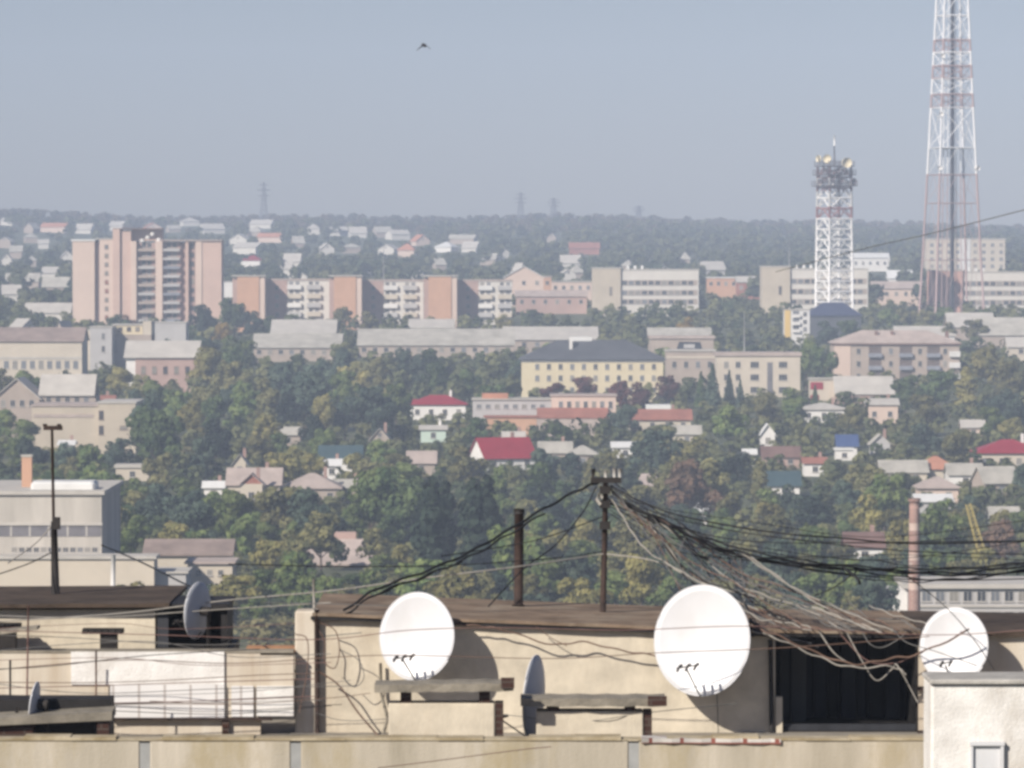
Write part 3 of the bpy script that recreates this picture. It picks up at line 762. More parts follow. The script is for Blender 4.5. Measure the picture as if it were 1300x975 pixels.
cable([(-30, 735, 64), (30, 718, 64.4), (68, 700, 64.8)], .008, M_cblack, 'thin dark cable tied to the slim antenna mast', GS)
cable([(68, 665, 64.8), (45, 690, 64.5), (10, 715, 64)], .008, M_cwhite, 'pale cable tied to the slim antenna mast', GS)
# level lines crossing the superstructures
lines = [
    ([(-30, 781, 62.2), (120, 784, 62.2), (260, 775, 62.2), (420, 765, 62.2)], .007, M_cwhite),
    ([(-30, 800, 60.4), (200, 806, 60.4), (400, 812, 60.4), (520, 800, 60.4), (640, 797, 60.5), (790, 800, 60.5), (960, 795, 60.5), (1180, 806, 60.5), (1330, 798, 60)], .006, M_cred),
    ([(-30, 852, 60.4), (150, 838, 60.4), (300, 842, 60.4), (480, 832, 60.4), (700, 836, 60.4), (830, 829, 60.4), (1000, 822, 60.4), (1180, 808, 60.4)], .006, M_cbrown),
    ([(-30, 850, 60.3), (60, 846, 60.3), (190, 832, 60.3), (330, 824, 60.3)], .006, M_cblack),
    ([(-30, 866, 60.3), (150, 866, 60.3), (330, 857, 60.3), (400, 855, 60.3)], .006, M_cbrown),
    ([(-30, 874, 60.3), (100, 871, 60.3), (260, 866, 60.3), (400, 862, 60.3)], .006, M_cred),
    ([(-30, 828, 60.4), (90, 818, 60.4), (200, 815, 60.4), (300, 834, 60.4), (420, 830, 60.4)], .005, M_cgrey),
    ([(-30, 895, 60.2), (120, 893, 60.2), (280, 889, 60.2), (400, 884, 60.2)], .006, M_cred),
    ([(190, 890, 60.2), (300, 894, 60.2), (420, 886, 60.2), (470, 880, 60.2)], .005, M_cbrown),
    ([(400, 905, 60.2), (450, 915, 60.2), (600, 905, 60.2), (730, 916, 59), (820, 905, 59), (935, 893, 60)], .005, M_cgrey),
    ([(330, 765, 62), (430, 767, 62), (560, 772, 61.8)], .006, M_cgrey),
    ([(480, 975, 56.6), (560, 965, 56.6), (660, 952, 56.6), (700, 948, 56.6)], .006, M_cbrown),
]
for p, r, m_ in lines:
    c = {'reddish_cable_sheath': 'reddish', 'brown_cable_sheath': 'brown', 'black_cable_sheath': 'black', 'pale_cable_sheath': 'pale', 'grey_cable_sheath': 'grey'}[m_.name]
    cable(p, r, m_, f'thin {c} line strung across the fronts of the roof structures', GS + ' in ' + c)
for i in range(9):
    y0 = rt.uniform(782, 900); d_ = 61.0 if y0 > 826 else 62.0
    pts = [(-30, y0 + rt.uniform(-8, 8), d_), (rt.uniform(60, 150), y0 + rt.uniform(-4, 10), d_), (rt.uniform(200, 300), y0 + rt.uniform(-4, 10), d_), (rt.uniform(360, 470), y0 + rt.uniform(-12, 6), d_)]
    cable(pts, rt.uniform(.0035, .006), rt.choice([M_cbrown, M_cred, M_cgrey, M_cblack]), 'fine line strung across the whitewashed wall and lift room', 'fine lines across the whitewashed wall')
for i in range(6):
    y0 = 636 + i * 9
    pts = [(775, y0 * .5 + 312, 64), (850, y0 + 14 + rt.uniform(-5, 5), 63.6), (960, y0 + 34 + rt.uniform(-8, 8), 63.2), (1120, y0 + 40 + rt.uniform(-10, 10), 63), (1340, y0 + 30 + rt.uniform(-12, 12), 63)]
    cable(pts, rt.uniform(.004, .0065), rt.choice([M_cblack, M_cblack, M_cgrey]), 'fine dark wire fanning right from the mast around the heavy bundle', GB)
# wall-hung cables on the machine room
cable([(404, 852, 61.7), (430, 870, 61.7), (455, 905, 61.7), (487, 942, 61.5)], .012, M_cbrown, 'brown cable slanting down the wall right of the rusty pipe', GS)
cable([(405, 790, 61.7), (425, 800, 61.7), (431, 825, 61.7), (425, 848, 61.7), (412, 840, 61.7), (412, 815, 61.7), (405, 800, 61.7)], .008, M_cbrown, 'looped cable coil on the wall beside the rusty pipe', GS)
cable([(432, 825, 61.7), (455, 838, 61.7), (462, 860, 61.7), (450, 872, 61.7), (435, 860, 61.7)], .006, M_cgrey, 'thin grey loop on the wall right of the cable coil', GS)
cable([(578, 792, 61.8), (610, 795, 61.8), (640, 800, 61.8), (700, 818, 61.8), (740, 815, 61.8), (790, 826, 61.8), (832, 832, 61.8)], .011, M_cbrown, 'wavy brown cable along the wall between the two large dishes', GS, .01)
cable([(680, 795, 61.8), (700, 810, 61.8), (720, 820, 61.8)], .006, M_cbrown, 'short cable falling from the eave to the wavy brown cable', GS)
cable([(375, 805, 60.7), (390, 812, 60.7), (390, 850, 60.7), (380, 905, 60.7)], .008, M_cbrown, 'brown cable hanging down the face of the concrete pier', GS)
cable([(910, 875, 61.7), (912, 930, 61.7)], .006, M_cblack, 'thin black cable dropping below the largest dish', GS)
# long wire across the right of the sky
cable([(985, 345, 260), (1100, 315, 240), (1200, 292, 220), (1340, 256, 200)], .022, M_cgrey, 'dark wire rising across the tall broadcasting tower', 'cable over the town')

# ------------------------------------------------------------------ town materials
M_pink = mat('pink_brick_panel', (.56, .40, .33), .9, .06, .12)
M_pinkd = mat('pink_brick_groove', (.36, .25, .22), .9, .06, .12)
M_pinkl = mat('pale_pink_panel', (.62, .48, .40), .9, .05, .12)
M_obrick = mat('orange_brick', (.54, .32, .21), .9, .08, .2)
M_beige = mat('beige_brick', (.50, .43, .34), .9, .08, .15)
M_white_w = mat('white_panel', (.62, .58, .53), .9, .06, .15)
M_wpanel = mat('pale_balcony_panel', (.66, .64, .62), .8, .06, .3)
M_yel = mat('pale_yellow_render', (.64, .55, .38), .9, .06, .12)
M_creamw = mat('cream_render', (.56, .49, .40), .9, .08, .12)
M_greyw = mat('grey_brown_brick', (.40, .33, .28), .9, .1, .15)
M_pinkbr = mat('pinkish_brown_brick', (.42, .29, .25), .9, .1, .15)
M_greyp = mat('grey_panel', (.46, .44, .43), .9, .08, .15)
M_slate = mat('dark_slate_roof', (.088, .092, .104), .7, .15, .2)
M_asb = mat('pale_asbestos_roof', (.46, .43, .38), .9, .13, .25, dark=(.32, .30, .26))
M_asb2 = mat('light_grey_roof', (.49, .455, .41), .9, .1, .25)
M_asb3 = mat('pinkish_grey_roof', (.44, .36, .32), .9, .14, .25)
M_redroof = mat('red_metal_roof', (.30, .022, .035), .5, .1, .3)
M_rustroof = mat('rust_red_roof', (.34, .14, .10), .85, .15, .25)
M_brroof = mat('brown_roof', (.20, .12, .10), .9, .2, .25)
M_brroof2 = mat('faded_brown_roof', (.30, .23, .20), .9, .2, .25)
M_orroof = mat('orange_tile_roof', (.48, .22, .14), .85, .12, .3)
M_whroof = mat('white_metal_roof', (.70, .69, .67), .6, .06, .3)
M_teal = mat('teal_metal_roof', (.05, .085, .095), .5, .1, .3)
M_blue = mat('blue_metal_roof', (.055, .09, .21), .5, .1, .3)
M_mint = mat('mint_render', (.52, .62, .54), .9, .06, .2)
M_whitehouse = mat('white_render', (.74, .71, .68), .9, .06, .3)
M_band = mat('grey_glazing_band', (.17, .16, .17), .5, .2, .3)
M_glass = mat('dark_pane', (.045, .05, .06), .3, .3, .5, spec=.5)
MATS_curtain = mat('curtained_pane', (.27, .25, .22), .4, .25, .8, spec=.4)
M_glass2 = mat('grey_pane', (.16, .17, .19), .3, .2, .5, spec=.5)
M_frame = mat('pale_window_frame', (.44, .41, .38), .7, .06, 1)
M_framed = mat('brown_window_frame', (.22, .16, .13), .7, .1, 1)
M_bluegrey = mat('bluish_balcony_panel', (.25, .26, .30), .8, .15, .4)
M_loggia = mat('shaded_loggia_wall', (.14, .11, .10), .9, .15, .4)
M_sredbrick = bricky('chimney_brick', (.34, .19, .155), (.42, .34, .30), .6, .25, .03)

M_palegrey = mat('pale_grey_render', (.50, .46, .41), .9, .1, .3, dark=(.36, .33, .29), streak=True)
# ------------------------------------------------------------------ left foreground works
b = Bld('workshop_building', 'cream flat-roofed workshop with long grey glazing band beyond the slim antenna mast', 'workshop', -140, 129, 628, 752, 30, D=622)
b.wall(M_palegrey)
b.flat_roof(M_asb2, .4, .5)
MB().box(-b.w / 2 + .2, b.w / 2 - .1, -.06, -.003, b.lz(681), b.lz(667)).build('glazing_band', M_band, b.root)
for i in range(11): 
    x = b.lx(-130 + i * 24); MB().box(x - .12, x + .12, -.10, -.063, b.lz(681), b.lz(667)).build('mullion', M_frame, b.root)
MB().box(-b.w / 2, b.w / 2 + .1, -.25, -.003, b.lz(667), b.lz(663.5)).build('ledge', M_asb2, b.root)
for i in range(12):
    b.win(18 + i * 9.3, 698, .75, .75, M_frame, M_glass)
MB().box(b.lx(-100), b.lx(200), -6, -.01, 0, b.lz(706)).build('annex', M_creamw, b.root)
MB().box(b.lx(-100) - .3, b.lx(200) + .3, -6.3, .0, b.lz(706) + .004, b.lz(702.5)).build('annex_roof', M_asb2, b.root)
r = empty('brick_chimney', (P(28, 625, 626)[0], 632, b.gz + b.H + .5), 0, 'short orange brick chimney on the flat roof of the cream workshop', 'chimney')
MB().box(-.65, .65, 0, 1.3, 0, 3.9).build('stack', M_obrick, r); MB().box(-.75, .75, -.1, 1.4, 3.905, 4.2).build('cap', M_asb, r)
MB().bbox(b.lx(36), b.lx(118), 3, 9, b.H + .51, b.H + 1.5, .3).build('roof_light', M_whroof, b.root)

b = Bld('low_shed', 'low cream shed with flat roof right of the cream workshop', 'shed', 238, 295, 716, 742, 9, D=640)
b.wall(M_creamw); b.flat_roof(M_asb3, .4, .3)
for k in range(3): b.win(252 + k * 14, 727, .7, .8, M_frame, M_glass)
b = Bld('long_shed', 'long low shed with reddish brown roof between the cream workshop and the poplars', 'shed', 185, 292, 704, 722, 10, D=690)
b.wall(M_creamw); b.gable_x(M_brroof2, 1.7, gm=M_creamw)
b = Bld('low_shed', 'grey low shed with pale wall behind the black hatch', 'shed', 152, 236, 728, 748, 9, D=618)
b.wall(M_greyp); b.flat_roof(M_asb2, .3, .25)
tag(MB().tube([P(143, 760, 600), P(144, 704, 600)], .28, 8).build('concrete_post', M_whitehouse, world=True), 'white concrete post at the corner of the cream workshop', 'post')
b = Bld('low_shed', 'low shed with pale pinkish roof and rooftop stacks amid the trees', 'shed', 392, 474, 716, 730, 14, D=705)
b.wall(M_creamw); b.gable_x(M_asb3, 3.0, gm=M_creamw)
MB().box(b.lx(422), b.lx(450), 7, 9, b.H + 1.6, b.H + 4.2).build('stack', M_pinkbr, b.root)

# far-right works
b = Bld('factory_building', 'long pale factory with rows of wide dark windows beyond the stair tower dish', 'factory', 1152, 1400, 747, 800, 14, D=588)
b.wall(M_greyp); b.flat_roof(M_asb2, .5, .55)
MB().box(b.lx(1127), b.lx(1152) - .01, .5, 9, 0, b.H - .3).build('lit_end_bay', M_whitehouse, b.root)  # white puts the sunlight on this end wall into its colour
for row in (757, 783):
    for i in range(13):
        b.win(1176 + i * 17.5, row, 1.15, 1.35, M_frame, M_glass if (i * 7 + row) % 4 else M_glass2)
MB().box(-b.w / 2, b.w / 2, -.2, -.003, b.lz(771), b.lz(768.5)).build('ledge', M_asb2, b.root)

# tall brick stack and crane
D = 560
x, _, _ = P(1160.5, 800, D); g = ground(x, D)
r = empty('factory_chimney', (x, D, g - .3), 0, 'slim tall brick chimney with pale bands standing before the factory', 'chimney')
H = P(1160, 636, D)[2] - g + .3
m = MB(); n = 18
for i in range(n):
    z0, z1 = H * i / n, H * (i + 1) / n
    ra = .74 - .16 * i / n; rb = .74 - .16 * (i + 1) / n
    m.tube([(0, 0, z0), (0, 0, z1)], ra, 12, mi=1 if i % 4 == 2 else 0, r1=rb, cap=(i in (0, n - 1)))
m.build('stack', [M_sredbrick, mat('pale_chimney_band', (.55, .42, .36), .9, .1, 1)], r)
MB().tube([(0, 0, H), (0, 0, H + .3)], .72, 12).build('collar', M_sredbrick, r)
CLEAR.append((1152, 1170, 636, 745, D))

D = 655
M_yellow = mat('crane_yellow', (.44, .35, .12), .6, .15, .8)
x0, _, z0 = P(1250, 722, D); x1, _, z1 = P(1229, 640, D)
g = ground(x0, D)
r = empty('mobile_crane', (x0, D, g), 0, 'yellow lattice crane boom leaning above the factory roof', 'crane')
MB().bbox(-3.2, 2.6, -1.2, 1.2, .9, 1.5, .1).build('chassis', M_yellow, r)
MB().bbox(-1.6, 1.8, -1.1, 1.1, 1.52, 3.2, .15).build('cab', M_yellow, r)
MB().box(-1.4, .2, -1.13, -1.101, 2.2, 2.95).build('cab_window', M_glass, r)
for xx in (-2.5, 1.8):
    for yy in (-1.2, 1.2):
        MB().tube([(xx, yy - .2, .5), (xx, yy + .2, .5)], .5, 14).build('wheel', M_black, r)
m = MB()
A = np.array((0, 0, 3.0)); B = np.array((x1 - x0, 0, z1 - g))
ax = (B - A); L = np.linalg.norm(ax); ax /= L
sx = np.array((ax[2], 0, -ax[0])); n = 16
cor = lambda f, i: A + ax * L * f + (sx * ((-1, 1, 1, -1)[i]) + np.array((0, 1, 0)) * ((-1, -1, 1, 1)[i])) * (.5 - .2 * f)
for i in range(4): m.tube([cor(0, i), cor(1, i)], .10, 5)
for k in range(n):
    for i in range(4):
        j = (i + 1) % 4; m.tube([cor(k / n, i), cor((k + 1) / n, j)], .05, 4)
m.build('boom', M_yellow, r)
CLEAR.append((1226, 1256, 640, 705, D))

# ------------------------------------------------------------------ houses of the valley
HR = random.Random(4)
def house(label, px, ptop, pxw, wall_h, roof_h, depth, kind, wm, rm, rz=0, vis=None, wins=1, chim=False, name='house', gm=None, cat='house', group=None, frame=M_frame):
    D = D_top(px, ptop, wall_h + roof_h)
    k = D / FPX; w = pxw * k
    x = P(px, ptop, D)[0]; g = ground(x, D)
    r = empty(name, (x, D, g), R(rz), label, cat, group)
    MB().box(-w / 2, w / 2, 0, depth, -.6, wall_h).build('wall', wm, r)
    gm = gm or wm
    if kind == 'gx': roof_gable_x(r, rm, gm, -w / 2, w / 2, 0, depth, wall_h, roof_h, .45, .15)
    elif kind == 'gy': roof_gable_y(r, rm, gm, -w / 2, w / 2, 0, depth, wall_h, roof_h, .45, .15)
    elif kind == 'hip': roof_hip(r, rm, -w / 2, w / 2, 0, depth, wall_h, roof_h, .5)
    else: MB().box(-w / 2 - .3, w / 2 + .3, -.3, depth + .3, wall_h + .003, wall_h + max(roof_h, .25)).build('roof', rm, r)
    nw = max(1, int(w / 3.2)) if wins else 0
    for i in range(nw):
        window(r, -w / 2 + w * (i + .5) / nw, 0, wall_h * .32, 1.1, min(1.3, wall_h * .45), frame, M_glass)
    if kind == 'gy' and roof_h > 2: window(r, 0, 0, wall_h + roof_h * .18, .9, .9, frame, M_glass)
    if chim or (wins and HR.random() < .5 and kind != 'flat'):
        rf = [c for c in r.children if c.name.startswith('roof')]
        par = rf[0] if rf else r
        MB().box(w * .2, w * .2 + .6, depth * .55, depth * .55 + .6, wall_h + roof_h * .5, wall_h + roof_h + 1.1).build('chimney', M_whitehouse if chim else M_sredbrick, par)
    CLEAR.append((px - pxw * .5, px + pxw * .5, ptop, (vis - 7) if vis else ptop + (wall_h * .35 + roof_h) / k, D))
    FOOT.append((x - w / 2 - 2, x + w / 2 + 2, D - 2, D + depth + 2))
    return r, w, D

house('cream house with red gable front and pale pink roof wings', 322, 596, 66, 3.6, 2.6, 9, 'gx', M_creamw, M_asb3, vis=632)
r, w, D = house('small cream gable porch with red pediment before the pale pink roof', 319, 602, 28, 4.0, 1.7, 4, 'gy', M_creamw, M_asb3, gm=M_rustroof, name='house_porch', cat='porch', vis=634)
house('house under a wide pale grey hip roof beside the red pediment house', 395, 602, 72, 2.6, 2.6, 10, 'hip', M_greyw, M_asb3, vis=628)
house('small grey lean-to roof right of the wide grey hip roof', 442, 610, 34, 2.4, 1.2, 6, 'gx', M_greyw, M_asb, vis=622)
house('tiny white shed left of the red pediment house', 271, 612, 24, 2.3, .9, 4, 'gx', M_whitehouse, M_whroof, vis=626)
house('little white house below the teal roof', 421, 584, 22, 2.6, 1.0, 5, 'gx', M_whitehouse, M_whroof, vis=600)
house('house with teal metal roof and a narrow white end', 432, 567, 52, 2.4, 2.6, 7, 'gx', M_whitehouse, M_teal, vis=585, gm=M_whitehouse)
house('low white shed with grey roof by the grove below the beige flat-roofed block', 168, 590, 42, 2.6, .6, 6, 'flat', M_creamw, M_asb2, vis=608)
house('small pale roof peeping from the grove left of the teal roof', 366, 543, 30, 2.6, 1.4, 6, 'gx', M_greyw, M_asb, vis=558)
house('grey gable house deep in the trees right of the teal roof', 482, 544, 24, 2.8, 2.2, 7, 'gy', M_greyw, M_asb, vis=562)
house('grey roofed house half buried in trees below the mint house', 535, 574, 34, 2.6, 2.0, 7, 'gx', M_greyw, M_asb3, vis=590)
house('white house with dark red hip roof and pale chimney', 556, 502, 70, 3.4, 2.2, 9, 'hip', M_whitehouse, M_redroof, vis=532, chim=True)
house('white house wing under a lower red roof', 538, 508, 34, 3.2, 1.2, 5, 'gx', M_whitehouse, M_redroof, vis=532)
house('mint green house with white chimney below the dark red roof', 550, 541, 32, 2.8, .7, 6, 'gx', M_mint, M_asb2, vis=562, chim=True)
# bright red roof with white gable
r, w, D = house('white house with steep bright red metal roof and white gable end', 648, 557, 68, 2.6, 3.6, 8.5, 'gx', M_whitehouse, M_redroof, rz=22, vis=592)
house('pale roofed cottage behind the bright red roof', 652, 549, 26, 2.6, 1.6, 6, 'gx', M_whitehouse, M_asb2, vis=562)
house('long grey roofed cottage right of the bright red roof', 705, 562, 40, 2.6, 1.9, 7, 'gx', M_greyw, M_asb, vis=578)
house('grey roofed cottage between the bright red roof and the white bungalow', 740, 566, 34, 2.4, 1.8, 7, 'hip', M_greyw, M_asb, vis=580)
house('white bungalow with white roof above the cable mast', 794, 562, 32, 2.6, .9, 6, 'gx', M_whitehouse, M_whroof, vis=578)
house('long grey shed roof behind the cable mast insulators', 842, 604, 66, 2.0, 2.0, 10, 'gx', M_greyw, M_asb3, rz=-14, vis=626, cat='shed')
house('tiny white cottage under trees right of the cable mast', 886, 640, 22, 2.3, 1.0, 4, 'gx', M_whitehouse, M_whroof, vis=652)
house('cottage with pink roof and pale dormer below the pale yellow building', 838, 521, 78, 2.8, 2.0, 9, 'gx', M_creamw, M_rustroof, vis=542)
house('white upper gable behind the pink roofed cottage', 836, 514, 28, 3.0, 1.0, 6, 'flat', M_whitehouse, M_whroof, vis=527)
house('low cottage with pale roof right of the pink roofed cottage', 872, 541, 34, 2.6, 1.6, 6, 'gx', M_creamw, M_asb, vis=556)
house('white gable cottage alone between dark trees', 975, 539, 18, 3.0, 2.0, 6, 'gy', M_whitehouse, M_whroof, vis=559)
house('white roofed shed below the lone white gable cottage', 952, 571, 14, 2.2, .8, 4, 'gx', M_whitehouse, M_whroof, vis=580)
house('low brown roofed house under the lone white gable cottage', 992, 568, 46, 2.2, 1.8, 7, 'gx', M_pinkbr, M_brroof, vis=580)
house('orange cottage with white wall beside two poles', 1035, 582, 28, 2.6, .9, 6, 'gx', M_whitehouse, M_rustroof, vis=597)
house('teal roofed cottage with white gable near the slender pale poplar', 996, 600, 38, 2.3, 2.2, 7, 'gx', M_whitehouse, M_teal, vis=622, gm=M_whitehouse)
house('house with bright blue metal roof and white extension', 1076, 553, 24, 2.6, 2.0, 6, 'gx', M_whitehouse, M_blue, vis=568)
house('white flat extension under the bright blue roof', 1072, 569, 22, 2.2, .4, 4, 'flat', M_whitehouse, M_whroof, vis=578)
house('small grey gable cottage right of the bright blue roof', 1118, 552, 24, 2.6, 1.8, 6, 'gy', M_greyp, M_asb, vis=566)
house('low white roofed hall below the cream annex with red band', 1046, 512, 58, 2.8, 1.5, 10, 'hip', M_whitehouse, M_asb2, vis=530)
house('pale pink gable house below the grey apartment block', 1120, 507, 40, 4.2, 1.2, 8, 'gx', M_pinkl, M_asb2, vis=538)
house('large hall with pale slanted roof before the grey apartment block', 1098, 479, 72, 3.0, 4.0, 14, 'gx', M_pinkbr, M_asb2, vis=505, cat='hall')
r, w, D = house('cream annex with a broad red band before the grey apartment block', 1046, 480, 34, 6.0, .4, 8, 'flat', M_creamw, M_asb, vis=512, wins=0)
MB().box(-w / 2 - .02, -.2, -.10, -.004, 3.6, 5.4).build('red_band', M_redroof, r); MB().box(-w / 2 - .02, -1.2, -.08, -.004, .8, 2.2).build('red_band', M_redroof, r)
house('orange hip roof house between grey roofs', 1190, 580, 46, 2.6, 2.4, 9, 'hip', M_creamw, M_orroof, vis=600)
house('long pale roofed house left of the orange hip roof', 1148, 586, 58, 2.4, 1.9, 8, 'gx', M_creamw, M_asb, vis=603)
house('pale roofed house with white gable right of the orange hip roof', 1226, 590, 42, 2.6, 1.8, 8, 'gx', M_whitehouse, M_asb, vis=606)
house('pinkish roofed cottage below the orange hip roof', 1192, 606, 50, 2.4, 2.0, 8, 'hip', M_pinkl, M_asb3, vis=622)
house('white roofed cottage behind the tip of the slim brick chimney', 1186, 629, 44, 2.4, 1.0, 7, 'gx', M_greyp, M_whroof, vis=642)
house('cream house with wide crimson hip roof', 1283, 559, 86, 3.2, 2.6, 11, 'hip', M_creamw, M_redroof, vis=587, chim=True)
house('grey gable cottage below the wide crimson roof', 1272, 594, 44, 2.6, 2.6, 8, 'gx', M_greyw, M_asb, rz=12, vis=622)
house('low grey roofed cottage right of the yellow crane boom', 1276, 645, 34, 2.2, 1.2, 6, 'gx', M_greyp, M_asb, vis=655)
house('pink roofed cottage with white wing above the crimson roof', 1236, 534, 28, 2.4, 1.4, 6, 'gx', M_pinkl, M_asb2, vis=546)
house('brown roofed cottage with white corner above the felt roof', 1098, 678, 46, 2.8, 1.8, 7, 'gx', M_whitehouse, M_brroof, vis=700)
house('little white house at the grey hall below the long pale sheds', 145, 546, 20, 2.4, .8, 5, 'gx', M_whitehouse, M_whroof, vis=556)
house('white shed near the left foot of the beige flat-roofed block', 84, 560, 18, 2.4, .7, 5, 'gx', M_whitehouse, M_whroof, vis=566)
house('pale cottage at the grove edge with the small lit gable', 304, 577, 16, 2.8, 1.6, 6, 'gy', M_creamw, M_asb, vis=592)

# ------------------------------------------------------------------ middle distance, left
b = Bld('flat_roofed_block', 'beige two-storey flat-roofed block with blank brick walls', 'block', 40, 172, 516, 574, 22, vis=562)
b.wall(M_beige, 40, 124, y0=.6); b.wall(M_beige, 124.2, 172, ptop=512)
b.flat_roof(M_asb2, .2, .3, 124.2, 172, 512); b.flat_roof(M_asb3, .25, .3, 40, 124, y0=.6)
MB().box(b.lx(42), b.lx(118), .48, .597, b.lz(530), b.lz(526)).build('string_course', M_asb3, b.root)
for py in (527, 546): b.win(128.5, py, 1.0, 1.9, M_framed, M_glass)
b.win(157, 543, 1.6, .8, M_framed, M_glass)
b = Bld('school_building', 'grey gabled school with pale roof behind the beige flat-roofed block', 'school', -40, 50, 506, 560, 16, vis=525)
b.wall(M_greyw); b.gable_y(M_asb2, 4.2, gm=M_greyw, px0=-8, px1=50)
for i in range(4): b.win(4 + i * 12, 512, 1.1, 1.5, M_frame, M_glass)
MB().box(b.lx(50) + .02, b.lx(120), 3, 14, 0, b.lz(503)).build('wing', M_greyw, b.root)
roof_gable_x(b.root, M_asb2, M_greyw, b.lx(50) + .02, b.lx(116), 3, 14, b.lz(501), 4.0)
for i in range(5): window(b.root, b.lx(60 + i * 12), 3, b.lz(512), 1.1, 1.4, M_frame, M_glass)
house('small rust roofed annex between the school and the beige flat-roofed block', 126, 503, 36, 4.0, 1.2, 7, 'gx', M_pinkbr, M_rustroof, vis=512)

b = Bld('long_hall', 'long cream hall with a dark reddish roof left of the pink tower block', 'hall', -40, 104, 433, 482, 18, vis=474)
b.wall(M_creamw); b.gable_x(M_brroof2, 3.4, gm=M_creamw)
MB().box(-b.w / 2, b.w / 2, -.12, -.003, b.lz(456), b.lz(453)).build('string_course', M_asb2, b.root)
for i in range(9): b.win(8 + i * 11, 463, 1.4, 2.2, M_frame, M_glass2)
b = Bld('grey_block', 'pale grey stepped block with a narrow tower before the pink tower block', 'block', 102, 142, 420, 470, 14, vis=462)
b.wall(M_creamw, 102, 114, y0=1); b.wall(M_greyp, 114.2, 142, ptop=416)
b.flat_roof(M_asb2, .2, .3, 114.2, 142, 416); b.flat_roof(M_asb2, .1, .3, 102, 114, y0=1)
for py in (427, 443): b.win(131, py, 1.0, 1.8, M_frame, M_glass)
b = Bld('grey_block', 'low cream block with a strip of top windows before the pink tower block', 'block', 142.5, 192, 413, 468, 14, vis=456)
b.wall(M_greyw, ptop=425); b.wall(M_yel, 143, 180, ptop=413, pbot=424.8, y0=2); b.wall(M_creamw, 181, 192, ptop=408, y0=.4)
for i in range(3): b.win(152 + i * 11, 418, 1.2, 1.2, M_framed, M_glass, y=2)
b.flat_roof(M_asb2, .3, .3, 142.5, 180.5, 413, y0=2)
b.win(145, 440, 1.2, 3.5, M_framed, M_glass)
b = Bld('brick_hall', 'brown brick hall with wide pale roof at the edge of the grove', 'hall', 160, 250, 453, 500, 16, vis=482)
b.wall(M_pinkbr, 172, 250); b.wall(M_whitehouse, 160, 171.8, y0=.3)
b.gable_x(M_asb2, 3.8, gm=M_pinkbr, over=.6)
for i in range(5): b.win(182 + i * 14, 470, 1.2, 2.0, M_framed, M_glass)
b = Bld('grey_block', 'bare grey wing joining the pink tower block on its right', 'block', 192.5, 236, 410, 452, 12, vis=430)
b.wall(M_greyp); b.flat_roof(M_asb2, .2, .3)
def shed(label, px0, px1, pt, pb, h, roofm, wallm, depth=22, rz=0, name='long_shed', vis=None, wins=0):
    b = Bld(name, label, 'shed', px0, px1, pb, pb + 18, depth, rz=rz, vis=vis or pb + 3)
    b.wall(wallm); 
    rh = (pb - pt) * b.k * 1.0 + .2
    b.gable_x(roofm, rh, gm=wallm, over=.5)
    for i in range(wins): b.win(px0 + (px1 - px0) * (i + .5) / wins, pb + 6, 1.4, 1.4, M_frame, M_glass)
    return b
shed('long grey shed roof right of the yellow autumn tree', 322, 432, 426, 441, 3, M_asb, M_greyw, wins=8)
shed('pale roofed shed with a brighter right half behind the long grey shed', 345, 425, 408, 423, 3, M_asb2, M_greyw, wins=5)
shed('very long pale shed roof above the green grove', 455, 652, 420, 438, 4, M_asb, M_greyw, depth=26, wins=14)
shed('pale shed roof behind the dark slate roof', 640, 758, 417, 431, 3, M_asb2, M_greyw, wins=7)
b = Bld('gabled_shed', 'pale gabled shed end rising over the dark slate roof', 'shed', 668, 706, 431, 446, 16, vis=436)
b.wall(M_greyw); b.gable_y(M_whroof, 3.2, gm=M_greyw)
shed('low dark shed strip with pale ends under the tall poplar', 520, 575, 407, 416, 2, M_asb2, M_whitehouse, depth=14)

# pale yellow three storey building under a slate roof
b = Bld('yellow_building', 'pale yellow three-storey building with dark slate hip roof', 'building', 662, 842, 457, 512, 15, vis=488)
b.wall(M_yel); b.hip(M_slate, 4.9, .7, inset=9)
MB().box(-b.w / 2 - .15, b.w / 2 + .15, -.2, -.003, b.lz(459.5), b.lz(457.3)).build('cornice', M_whitehouse, b.root)
for row in (465.5, 480, 495):
    for i in range(11): b.win(682 + i * 14.8, row, 1.05, 1.4, M_frame, M_glass if (i * 5 + int(row)) % 3 else M_glass2)
MB().box(b.lx(724), b.lx(752), 7, 9, b.H + 4.0, b.H + 5.6).build('roof_hatch', M_whroof, b.root)
MB().box(b.lx(723), b.lx(727), 3.5, 4.5, b.H + 1.8, b.H + 5.6).build('chimney', M_whitehouse, b.root)
# grey-cream building with the dark loading bay
b = Bld('grey_building', 'grey and cream building with a dark wide opening beside the slate roof', 'building', 846, 908, 446, 490, 14, vis=476)
b.wall(M_greyw); b.flat_roof(M_asb2, .3, .35)
for i in range(4): b.win(856 + i * 15, 463, 1.2, 1.8, M_frame, M_glass)
MB().box(-b.w / 2, b.w / 2, -.14, -.003, b.lz(455), b.lz(452)).build('string_course', M_creamw, b.root)
b = Bld('grey_building', 'flat-topped grey building with dark arched hatch above the cream block', 'building', 826, 906, 430, 470, 12, vis=446)
b.wall(M_greyw); b.flat_roof(M_asb3, .4, .8)
MB().prism([(b.lx(858), b.lz(446)), (b.lx(892), b.lz(446)), (b.lx(889), b.lz(434)), (b.lx(862), b.lz(434))], -.12, -.003).build('hatch', M_glass, b.root)
MB().box(b.lx(868), b.lx(882), -.2, -.122, b.lz(442), b.lz(437)).build('hatch_panel', M_greyp, b.root)
shed('low pale roof over the flat-topped grey building', 824, 902, 418, 428, 2, M_asb, M_greyw, depth=12)
